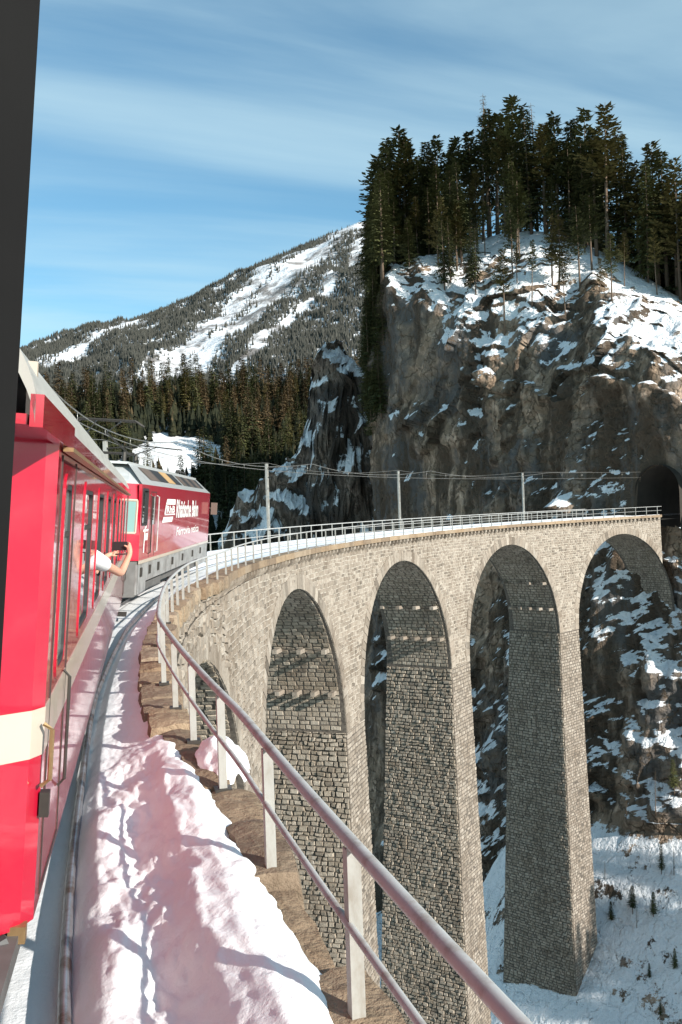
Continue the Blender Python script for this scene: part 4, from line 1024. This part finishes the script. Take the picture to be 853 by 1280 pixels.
front = fr(3.16, 1.0522, .488); rear = fr(-14.28, 1.0522, .488)
own_coach, MO, LO = coach('red railway coach whose open black window frame the picture is taken from', rear, front, removed={(0, 7)}, oh=-.004)

# ---- locomotive
def text_mesh(txt, name, parent, x, z, h, width, y=-.006, mat='lettering', M4=None, bold=.0):
    cu = bpy.data.curves.new('t', 'FONT'); cu.body = txt; cu.size = 1.0; cu.offset = bold; cu.resolution_u = 3
    to_ = bpy.data.objects.new('t', cu); col.objects.link(to_); bpy.context.view_layer.update()
    me = bpy.data.meshes.new_from_object(to_.evaluated_get(bpy.context.evaluated_depsgraph_get())); bpy.data.objects.remove(to_)
    n = len(me.vertices); co = np.empty(n * 3); me.vertices.foreach_get('co', co); co = co.reshape(-1, 3)
    mn, mx = co.min(0), co.max(0); out = np.zeros_like(co)
    out[:, 0] = x + (co[:, 0] - mn[0]) / (mx[0] - mn[0]) * width; out[:, 1] = y; out[:, 2] = z + (co[:, 1] - mn[1]) / (mx[1] - mn[1]) * h
    if M4 is not None: out = np.array([M4 @ Vector(p) for p in out])
    me.vertices.foreach_set('co', out.reshape(-1)); me.update(); me.name = name; me.materials.clear()
    return add_mesh(name, me, mat, parent)
lo_A, lo_B = fr(23.3, 1.25, .384), fr(38.13, 1.25, .384)
ML = body_frame(lo_A, lo_B)
loco = empty('electric_locomotive'); loco.matrix_world = ML
tag(loco, 'red electric locomotive with white lettering and raised pantograph leading the train', 'locomotive')
LX0, LX1, LW = -.40, 14.15, 2.62
ZS, ZR, ZT = .93, 2.78, 3.30                       # stripe, top of the red side, roof edge
cw_ = (.05, .78, 1.80, 2.66)                       # cab side window
dr_ = (1.22, 1.95)
for side_ in (0, 1):
    y0, y1 = (0.0, .07) if side_ == 0 else (LW, LW - .07); sg = -1 if side_ == 0 else 1
    hs_ = [cw_, (LX1 - .55, LX1 - .05, 1.80, 2.66)]
    sw = panel(LX0 + .30, LX1 - .30 + .4, ZS, ZR, [cw_], y0, y1).build('side_wall', 'red_paint', loco)
    b_ = MB(); ring(b_, cw_[0] - .03, cw_[1] + .03, cw_[2] - .03, cw_[3] + .03, .09, .06, y0 + sg * .012, y0 - sg * .03); cf = b_.build('cab_window', 'rubber', loco)
    b_ = MB(); yy = y0 - sg * .03; b_.add([(cw_[0], yy, cw_[2]), (cw_[1], yy, cw_[2]), (cw_[1], yy, cw_[3]), (cw_[0], yy, cw_[3])], [(0, 1, 2, 3)]); b_.build('pane', 'glass', cf)
    # cab door with its rails
    b_ = MB(); y_ = y0 + sg * .004
    for x0_, x1_, z0_, z1_ in ((1.20, 1.225, ZS + .02, 2.62), (1.95, 1.975, ZS + .02, 2.62), (1.20, 1.975, 2.60, 2.625)): b_.box((x0_, min(y0, y_), z0_), (x1_, max(y0, y_), z1_))
    dd = b_.build('cab_door', 'dark_metal', loco)
    for xx in (1.10, 2.06):
        b_ = MB(); b_.tube([(xx, y0, 1.05), (xx, y0 + sg * .06, 1.08), (xx, y0 + sg * .06, 2.50), (xx, y0, 2.53)], .018, 6); b_.build('handrail', 'galvanised' if xx > 2 else 'dark_metal', dd)
    b_ = MB(); b_.box((1.30, min(y0, y0 + sg * .006), 1.78), (1.88, max(y0, y0 + sg * .006), 2.50)); b_.build('door_pane', 'glass', dd)
    b_ = MB(); b_.box((LX0 + .30, min(y0 + .0, y0 + sg * .012), ZS - .085), (LX1 + .10, max(y0, y0 + sg * .012), ZS + .0)); b_.build('white_stripe', 'white_paint', loco)
    # grey skirt in panels with dark grab irons
    xs_ = [LX0 + .3, 1.1, 2.4, 4.9, 7.0, 9.4, 11.6, LX1 + .1]
    for k in range(7):
        b_ = MB(); b_.box((xs_[k] + .008, min(y0 - sg * .02, y0 - sg * .06), .36 - (.0 if k not in (0, 6) else .26)), (xs_[k + 1] - .008, max(y0 - sg * .02, y0 - sg * .06), ZS - .09)); sk = b_.build('skirt_panel', 'skirt_grey', loco)
        xm = xs_[k] + .35; b2 = MB(); b2.box((xm, min(y0 - sg * .02, y0 + sg * .02), .52), (xm + .16, max(y0 - sg * .02, y0 + sg * .02), .74)); b2.build('grab_iron', 'dark_metal', sk)
    # slanted roof side with ventilation grilles
    yi = y0 - sg * .52
    b_ = MB(); b_.add([(LX0 + .3, y0, ZR), (LX1 + .1, y0, ZR), (LX1 - .7, yi, ZT), (LX0 + 1.0, yi, ZT)], [(0, 1, 2, 3)]); b_.build('roof_slope', 'silver_paint', loco)
    def onslope(x, f, lift=.012): return (x, y0 - sg * .52 * f + sg * lift * .7, ZR + (ZT - ZR) * f + lift)
    def quad(x0_, x1_, f0, f1, sh0, sh1, mat, nm, lift=.012):
        b_ = MB(); b_.add([onslope(x0_ , f0, lift), onslope(x1_, f0, lift), onslope(x1_ + sh1, f1, lift), onslope(x0_ + sh0, f1, lift)], [(0, 1, 2, 3)]); return b_.build(nm, mat, loco)
    for x0_, x1_, mt in ((1.75, 3.25, 'brown_panel'), (3.29, 4.75, 'rubber'), (4.79, 6.1, 'ochre_panel'), (6.14, 7.45, 'rubber')): quad(x0_, x1_, .26, .86, -.25, -.25, mt, 'ventilation_grille')
    for k in range(6): quad(7.9 + .88 * k, 7.9 + .88 * k + .84, .26, .84, -.2, -.2, 'rubber' if k % 2 else 'brown_panel', 'ventilation_grille')
    if side_ == 0:
        # emblem and lettering
        y_ = -.007
        def strip(poly, nm='emblem'): b_ = MB(); b_.add([(x, y_, z) for x, z in poly], [tuple(range(len(poly)))]); return b_.build(nm, 'lettering', sw)
        strip([(3.55, 2.30), (5.30, 2.30), (5.30, 2.46), (3.75, 2.46)])
        strip([(3.36, 2.03), (3.55, 2.03), (3.75, 2.29), (3.55, 2.29)])
        strip([(3.40, 2.00), (5.30, 2.00), (5.30, 2.04), (3.44, 2.04)])
        strip([(3.02, 1.80), (4.78, 1.80), (4.98, 1.95), (3.22, 1.95)])
        text_mesh('RhB', 'emblem_letters', sw, 3.75, 2.06, .21, 1.50, y_, bold=.03)
        text_mesh('Rhätische Bahn', 'lettering', sw, 5.55, 1.90, .56, 5.15, y_, bold=.028)
        text_mesh('Ferrovia retica', 'lettering', sw, 5.80, 1.36, .26, 5.3, y_, bold=.012)
        for poly in ([(.28, 1.62), (.95, 1.62), (1.0, 1.68), (.33, 1.68)], [(.40, 1.10), (.52, 1.10), (.60, 1.75), (.48, 1.75)], [(.60, 1.40), (.92, 1.40), (.96, 1.58), (.64, 1.58)], [(.62, 1.70), (.72, 1.70), (.75, 1.80), (.65, 1.80)]): strip(poly, 'crest')
for en in (0, 1):
    xe, d_ = (LX0, -1) if en == 0 else (LX1 + .4, 1)
    xi = xe - d_ * .30; pl = [(xi, 0.0), (xe - d_ * .02, .32), (xe, .55), (xe, LW - .55), (xe - d_ * .02, LW - .32), (xi, LW)]
    xt = lambda x: x - d_ * .18
    b_ = MB(); V = [(x, y, ZS) for x, y in pl] + [(x, y, 1.55) for x, y in pl] + [(xt(x), y, ZR) for x, y in pl]; F = []
    for r_ in (0, 6):
        for k in range(5): F.append((r_ + k, r_ + k + 1, r_ + 6 + k + 1, r_ + 6 + k))
    b_.add(V, F); ew = b_.build('end_wall', 'red_paint', loco)
    def onend(y, z, off=.012):
        xs_ = [p[0] for p in pl]; ys_ = [p[1] for p in pl]; x = float(np.interp(y, ys_, xs_)); t = max(0, (z - 1.55) / (ZR - 1.55)); return (x - d_ * .18 * t + d_ * off, y, z)
    for ya, yb in ((.10, 1.22), (LW - 1.22, LW - .10)):
        b_ = MB(); V = [onend(y, z, .014) for z in (1.60, 2.38) for y in np.linspace(ya, yb, 7)]; b_.add(V, [(k, k + 1, 8 + k, 7 + k) for k in range(6)]); ws = b_.build('windscreen', 'glass_green', loco)
        b_ = MB()
        for q in (((ya, 1.6), (yb, 1.6)), ((yb, 1.6), (yb, 2.38)), ((yb, 2.38), (ya, 2.38)), ((ya, 2.38), (ya, 1.6))): b_.tube([onend(y, z, .016) for y, z in zip(np.linspace(q[0][0], q[1][0], 6), np.linspace(q[0][1], q[1][1], 6))], .030, 5)
        b_.build('windscreen_frame', 'white_paint', ws)
        b_ = MB(); ym = (ya + yb) / 2; b_.tube([onend(ym, 1.28, -.02), onend(ym, 1.28, .05)], .13, 14); b_.build('headlight', 'silver_paint', loco)
    b_ = MB(); V = [onend(y, 1.60, .012) for y in np.linspace(.1, LW - .1, 8)]
    if en == 0:
        # running number above the windscreen
        Mx = Matrix(((0, 0, 0, 0), (-1, 0, 0, 0), (0, 0, 1, 0), (0, 0, 0, 1)))
        tm = text_mesh('644', 'running_number', ew, 0, 0, .26, .75, 0, bold=.03)
        co = [v.co.copy() for v in tm.data.vertices]
        for v, c_ in zip(tm.data.vertices, co): v.co = Vector(onend(1.02 - c_.x, 2.46 + c_.z, .014))
    b_ = MB(); V = [(xt(x), y, ZR) for x, y in pl] + [(xe - d_ * 1.40, min(max(y, .52), LW - .52), ZT) for x, y in pl]; b_.add(V, [(k, k + 1, 7 + k, 6 + k) for k in range(5)]); b_.build('roof_hip', 'silver_paint', loco)
    b_ = MB(); V = [(x, y, .05) for x, y in pl] + [(x, y, ZS) for x, y in pl]; b_.add([(x - d_ * .06, y, z) for x, y, z in V], [(k, k + 1, 7 + k, 6 + k) for k in range(5)]); b_.build('end_skirt', 'underframe', loco)
    b_ = MB(); b_.tube([(xe - d_ * .1, LW / 2, .5), (xe + d_ * .45, LW / 2, .5)], .09, 10); b_.tube([(xe + d_ * .43, LW / 2, .5), (xe + d_ * .5, LW / 2, .5)], .2, 12); b_.build('coupler', 'dark_metal', loco)
# wing mirror at the front end
b_ = MB(); b_.box((LX1 + .12, -.30, 1.95), (LX1 + .22, -.06, 2.42)); b_.tube([(LX1 + .15, .02, 2.2), (LX1 + .15, -.10, 2.2)], .02, 6); b_.build('mirror', 'brown_panel', loco)
b_ = MB(); b_.box((LX0 + 1.0, .50, ZT - .03), (LX1 - .6, LW - .50, ZT + .03)); rf = b_.build('roof', 'silver_paint', loco)
b_ = MB(); b_.box((LX0 + .8, .30, .05), (LX1 - .4, LW - .30, .80)); b_.build('underframe', 'underframe', loco)
for xb in (2.4, 11.2):
    b_ = MB(); b_.box((xb - 1.9, .16, .02), (xb + 1.9, .34, .26)); b_.box((xb - 1.9, LW - .34, .02), (xb + 1.9, LW - .16, .26)); bg_ = b_.build('bogie', 'underframe', loco)
    for dx_ in (-1.2, 1.2):
        b_ = MB(); b_.tube([(xb + dx_, .76, .20), (xb + dx_, .86, .20)], .50, 22); b_.tube([(xb + dx_, LW - .86, .20), (xb + dx_, LW - .76, .20)], .50, 22); b_.tube([(xb + dx_, .76, .20), (xb + dx_, LW - .76, .20)], .08, 8); b_.build('wheelset', 'dark_metal', bg_)
# handrail hoop and pantograph on the roof
b_ = MB(); b_.tube([(2.6, .62, ZT), (2.7, .62, ZT + .24), (4.4, .62, ZT + .24), (4.5, .62, ZT)], .022, 6); b_.tube([(3.5, .62, ZT), (3.5, .62, ZT + .24)], .018, 6); b_.build('roof_handrail', 'galvanised', rf)
b_ = MB(); b_.tube([(9.2, .62, ZT), (9.3, .62, ZT + .14), (11.4, .62, ZT + .14), (11.5, .62, ZT)], .03, 6); b_.build('roof_conduit', 'dark_metal', rf)
pg = MB()
for yy in (.85, LW - .85): pg.tube([(2.3, yy, ZT + .30), (.6, LW / 2 + (yy - LW / 2) * .5, ZT + .72), (1.9, LW / 2 + (yy - LW / 2) * .7, ZT + 1.12)], .026, 6)
pg.tube([(2.3, .7, ZT + .30), (2.3, LW - .7, ZT + .30)], .04, 6)
pg.tube([(1.9, .40, ZT + 1.00), (1.9, .58, ZT + 1.12), (1.9, LW - .58, ZT + 1.12), (1.9, LW - .40, ZT + 1.00)], .03, 6); pg.tube([(1.6, .40, ZT + 1.00), (1.6, .58, ZT + 1.12), (1.6, LW - .58, ZT + 1.12), (1.6, LW - .40, ZT + 1.00)], .03, 6)
for x in (1.5, 3.0):
    for yy in (.8, LW - .8): pg.tube([(x, yy, ZT), (x, yy, ZT + .30)], .06, 8)
pg.tube([(1.5, .8, ZT + .30), (3.0, .8, ZT + .30)], .03, 6); pg.tube([(1.5, LW - .8, ZT + .30), (3.0, LW - .8, ZT + .30)], .03, 6)
pg.build('pantograph', 'dark_metal', loco)

# ================================================================== THE PASSENGER WITH THE PHONE
def skin_body(name, J, E_, root, mat):
    """J: name -> (point, radius); E_: joined pairs"""
    idx = {k: i for i, k in enumerate(J)}
    me = bpy.data.meshes.new(name); me.from_pydata([tuple(map(float, J[k][0])) for k in J], [(idx[a], idx[b_]) for a, b_ in E_], [])
    o_ = bpy.data.objects.new(name, me); col.objects.link(o_); me.materials.append(M[mat])
    md = o_.modifiers.new('skin', 'SKIN'); md.use_smooth_shade = True
    for k, i in idx.items():
        r_ = J[k][1]; r_ = (r_, r_) if not hasattr(r_, '__len__') else r_
        me.skin_vertices[0].data[i].radius = r_; me.skin_vertices[0].data[i].use_root = (k == root)
    sb = o_.modifiers.new('sub', 'SUBSURF'); sb.levels = 1; sb.render_levels = 2
    return o_
lc = lambda x, y, z: np.array(MC @ Vector((x, y, z)))
shR, elR, wrR, paR = lc(4.30, .12, 1.56), unp(151.5, 717, 9.75), unp(162.5, 693, 9.95), unp(162.5, 684, 9.98)
elL, wrL, paL = lc(4.62, .04, 1.36), unp(131, 697, 9.85), unp(138, 692, 9.92)
cF = np.array(Fv); cR = np.array(RX); cU = np.array(UX)
phc = unp(150, 682.5, 10.0)
J = {'pelvis': (lc(4.05, .72, .80), .15), 'waist': (lc(4.06, .68, 1.05), .14), 'chest': (lc(4.10, .60, 1.36), .15), 'neck': (lc(4.14, .55, 1.60), .06), 'head': (lc(4.20, .50, 1.74), .085), 'crown': (lc(4.21, .49, 1.86), .075),
     'shR': (shR, .062), 'elR': (elR, .043), 'wrR': (wrR, .029), 'paR': (paR, (.036, .022)), 'shL': (lc(4.28, .75, 1.54), .062), 'elL': (elL, .042), 'wrL': (wrL, .028), 'paL': (paL, (.034, .022))}
E_ = [('pelvis', 'waist'), ('waist', 'chest'), ('chest', 'neck'), ('neck', 'head'), ('head', 'crown'), ('chest', 'shR'), ('shR', 'elR'), ('elR', 'wrR'), ('wrR', 'paR'), ('chest', 'shL'), ('shL', 'elL'), ('elL', 'wrL'), ('wrL', 'paL')]
for k in range(4):                                   # fingers of the right hand reach round the far side of the phone
    a = paR + cU * (.045 - .020 * k) - cR * .006 + cF * .01; b_ = paR + cU * (.050 - .022 * k) - cR * (.040 + .006 * (k in (1, 2))) + cF * .040; c_ = paR + cU * (.046 - .021 * k) - cR * (.075 + .01 * (k in (1, 2))) + cF * .034
    for nm, p_, r_ in ((f'fR{k}a', a, .010), (f'fR{k}b', b_, .009), (f'fR{k}c', c_, .0075)): J[nm] = (p_, r_)
    E_ += [('paR', f'fR{k}a'), (f'fR{k}a', f'fR{k}b'), (f'fR{k}b', f'fR{k}c')]
    a = paL + cU * (.012 - .012 * k) + cR * .03 + cF * .012; b_ = paL + cU * (.02 - .014 * k) + cR * .06 + cF * .035; c_ = paL + cU * (.03 - .014 * k) + cR * (.085 - .006 * abs(k - 1)) + cF * .03
    for nm, p_, r_ in ((f'fL{k}a', a, .010), (f'fL{k}b', b_, .009), (f'fL{k}c', c_, .0075)): J[nm] = (p_, r_)
    E_ += [('paL', f'fL{k}a'), (f'fL{k}a', f'fL{k}b'), (f'fL{k}b', f'fL{k}c')]
for h_, pa_, sg in (('R', paR, -1), ('L', paL, 1)):
    J['t' + h_ + 'a'] = (pa_ + cR * sg * .025 - cF * .012 + cU * .005, .012); J['t' + h_ + 'b'] = (pa_ + cR * sg * .060 - cF * .016 + cU * .022, .009)
    E_ += [('pa' + h_, 't' + h_ + 'a'), ('t' + h_ + 'a', 't' + h_ + 'b')]
person = skin_body('person', J, E_, 'pelvis', 'skin')
tag(person, 'passenger in a white shirt leaning bare arms out of the coach window holding a phone', 'person')
def sleeve(nm, pts, rs):
    b_ = MB(); b_.tube(pts, rs, 14, cap=False); return b_.build(nm, 'shirt', person, smooth=True)
sleeve('sleeve', [shR + (lc(4.2, .5, 1.5) - shR) * .3, shR, shR + (elR - shR) * .25, shR + (elR - shR) * .50, shR + (elR - shR) * .52], [.085, .090, .086, .076, .070])
sleeve('sleeve', [lc(4.28, .75, 1.54), lc(4.34, .60, 1.50), lc(4.42, .42, 1.45)], [.088, .086, .078])
sleeve('shirt', [lc(4.05, .72, .80), lc(4.06, .68, 1.05), lc(4.10, .60, 1.36), lc(4.12, .575, 1.52)], [.185, .175, .19, .10])
b_ = MB(); b_.tube([lc(4.17, .51, 1.76), lc(4.19, .50, 1.85), lc(4.2, .49, 1.94), lc(4.2, .49, 1.97)], [.098, .105, .07, .01], 12); b_.build('hair', 'brown_panel', person, smooth=True)
ph = MB(); ex, ey, ez = cR * .5 + 0, cF * .5, cU * .5
def obox(c, w, d, h, b_):
    V = [c + cR * w * a + cF * d * e_ + cU * h * f_ for f_ in (-.5, .5) for a, e_ in ((-.5, -.5), (.5, -.5), (.5, .5), (-.5, .5))]
    b_.add(V, [(0, 3, 2, 1), (4, 5, 6, 7), (0, 1, 5, 4), (1, 2, 6, 5), (2, 3, 7, 6), (3, 0, 4, 7)])
phone = tag(empty('phone', tuple(phc)), 'black phone in a folding case held out of the window by the passenger', 'phone')
obox(np.zeros(3), .165, .011, .095, ph); bevel_mod(ph.build('phone_body', 'black_plastic', phone), .004, 2)
fl = MB(); obox(-cU * .085 - cF * .035 - cR * .01, .165, .06, .012, fl); bevel_mod(fl.build('case_flap', 'black_plastic', phone), .003, 2)

# ================================================================== SHRUBS AND SMALL TREES IN THE GORGE
for k, (px_, py_, d_, h_) in enumerate(((795, 1010, 101, 5.0), (812, 1040, 99, 3.6), (770, 1075, 97, 3.2), (783, 1090, 96, 2.4), (745, 1060, 98, 2.2), (805, 1085, 97, 2.8), (836, 1050, 99, 3.4), (842, 1180, 92, 2.2), (800, 1170, 93, 1.6), (735, 1015, 101, 2.2), (848, 1000, 103, 4.2), (822, 1230, 90, 1.6), (760, 990, 103, 2.6))):
    # drop onto the snow slope
    p_ = unp(px_, py_, d_); D2 = (CLIFF[:, :nA + 60, 0] - p_[0]) ** 2 + (CLIFF[:, :nA + 60, 1] - p_[1]) ** 2 + .3 * (CLIFF[:, :nA + 60, 2] - p_[2]) ** 2
    i_, j_ = np.unravel_index(np.argmin(D2), D2.shape); q_ = CLIFF[i_, j_]
    tree(('spruce%d' % (k % 4)) if k % 3 else 'larch%d' % (k % 2), (q_[0], q_[1], q_[2] - .2), h_, 'small scrubby conifer on the snow slope below the cliff' if k % 3 else 'bare brown sapling on the snow slope below the cliff', 'scrub on the snow slope' if k % 3 else 'saplings on the snow slope', 'small_conifer' if k % 3 else 'sapling')

# unseen trees added on the spur to dapple the snow below the last pier
for k in range(18):
    x_, y_ = 98 + random.uniform(-26, 20), 32 + random.uniform(-10, 9)
    i_ = int(np.argmin(np.abs(gx - x_))); j_ = int(np.argmin(np.abs(gy - y_)))
    tree(('spruce%d' % (k % 4)), (x_, y_, float(Z0[i_, j_]) - .6), random.uniform(7, 13), 'unseen spruce added on the low spur to dapple the gorge snow', 'unseen spruces added on the spur', 'spruce_tree')
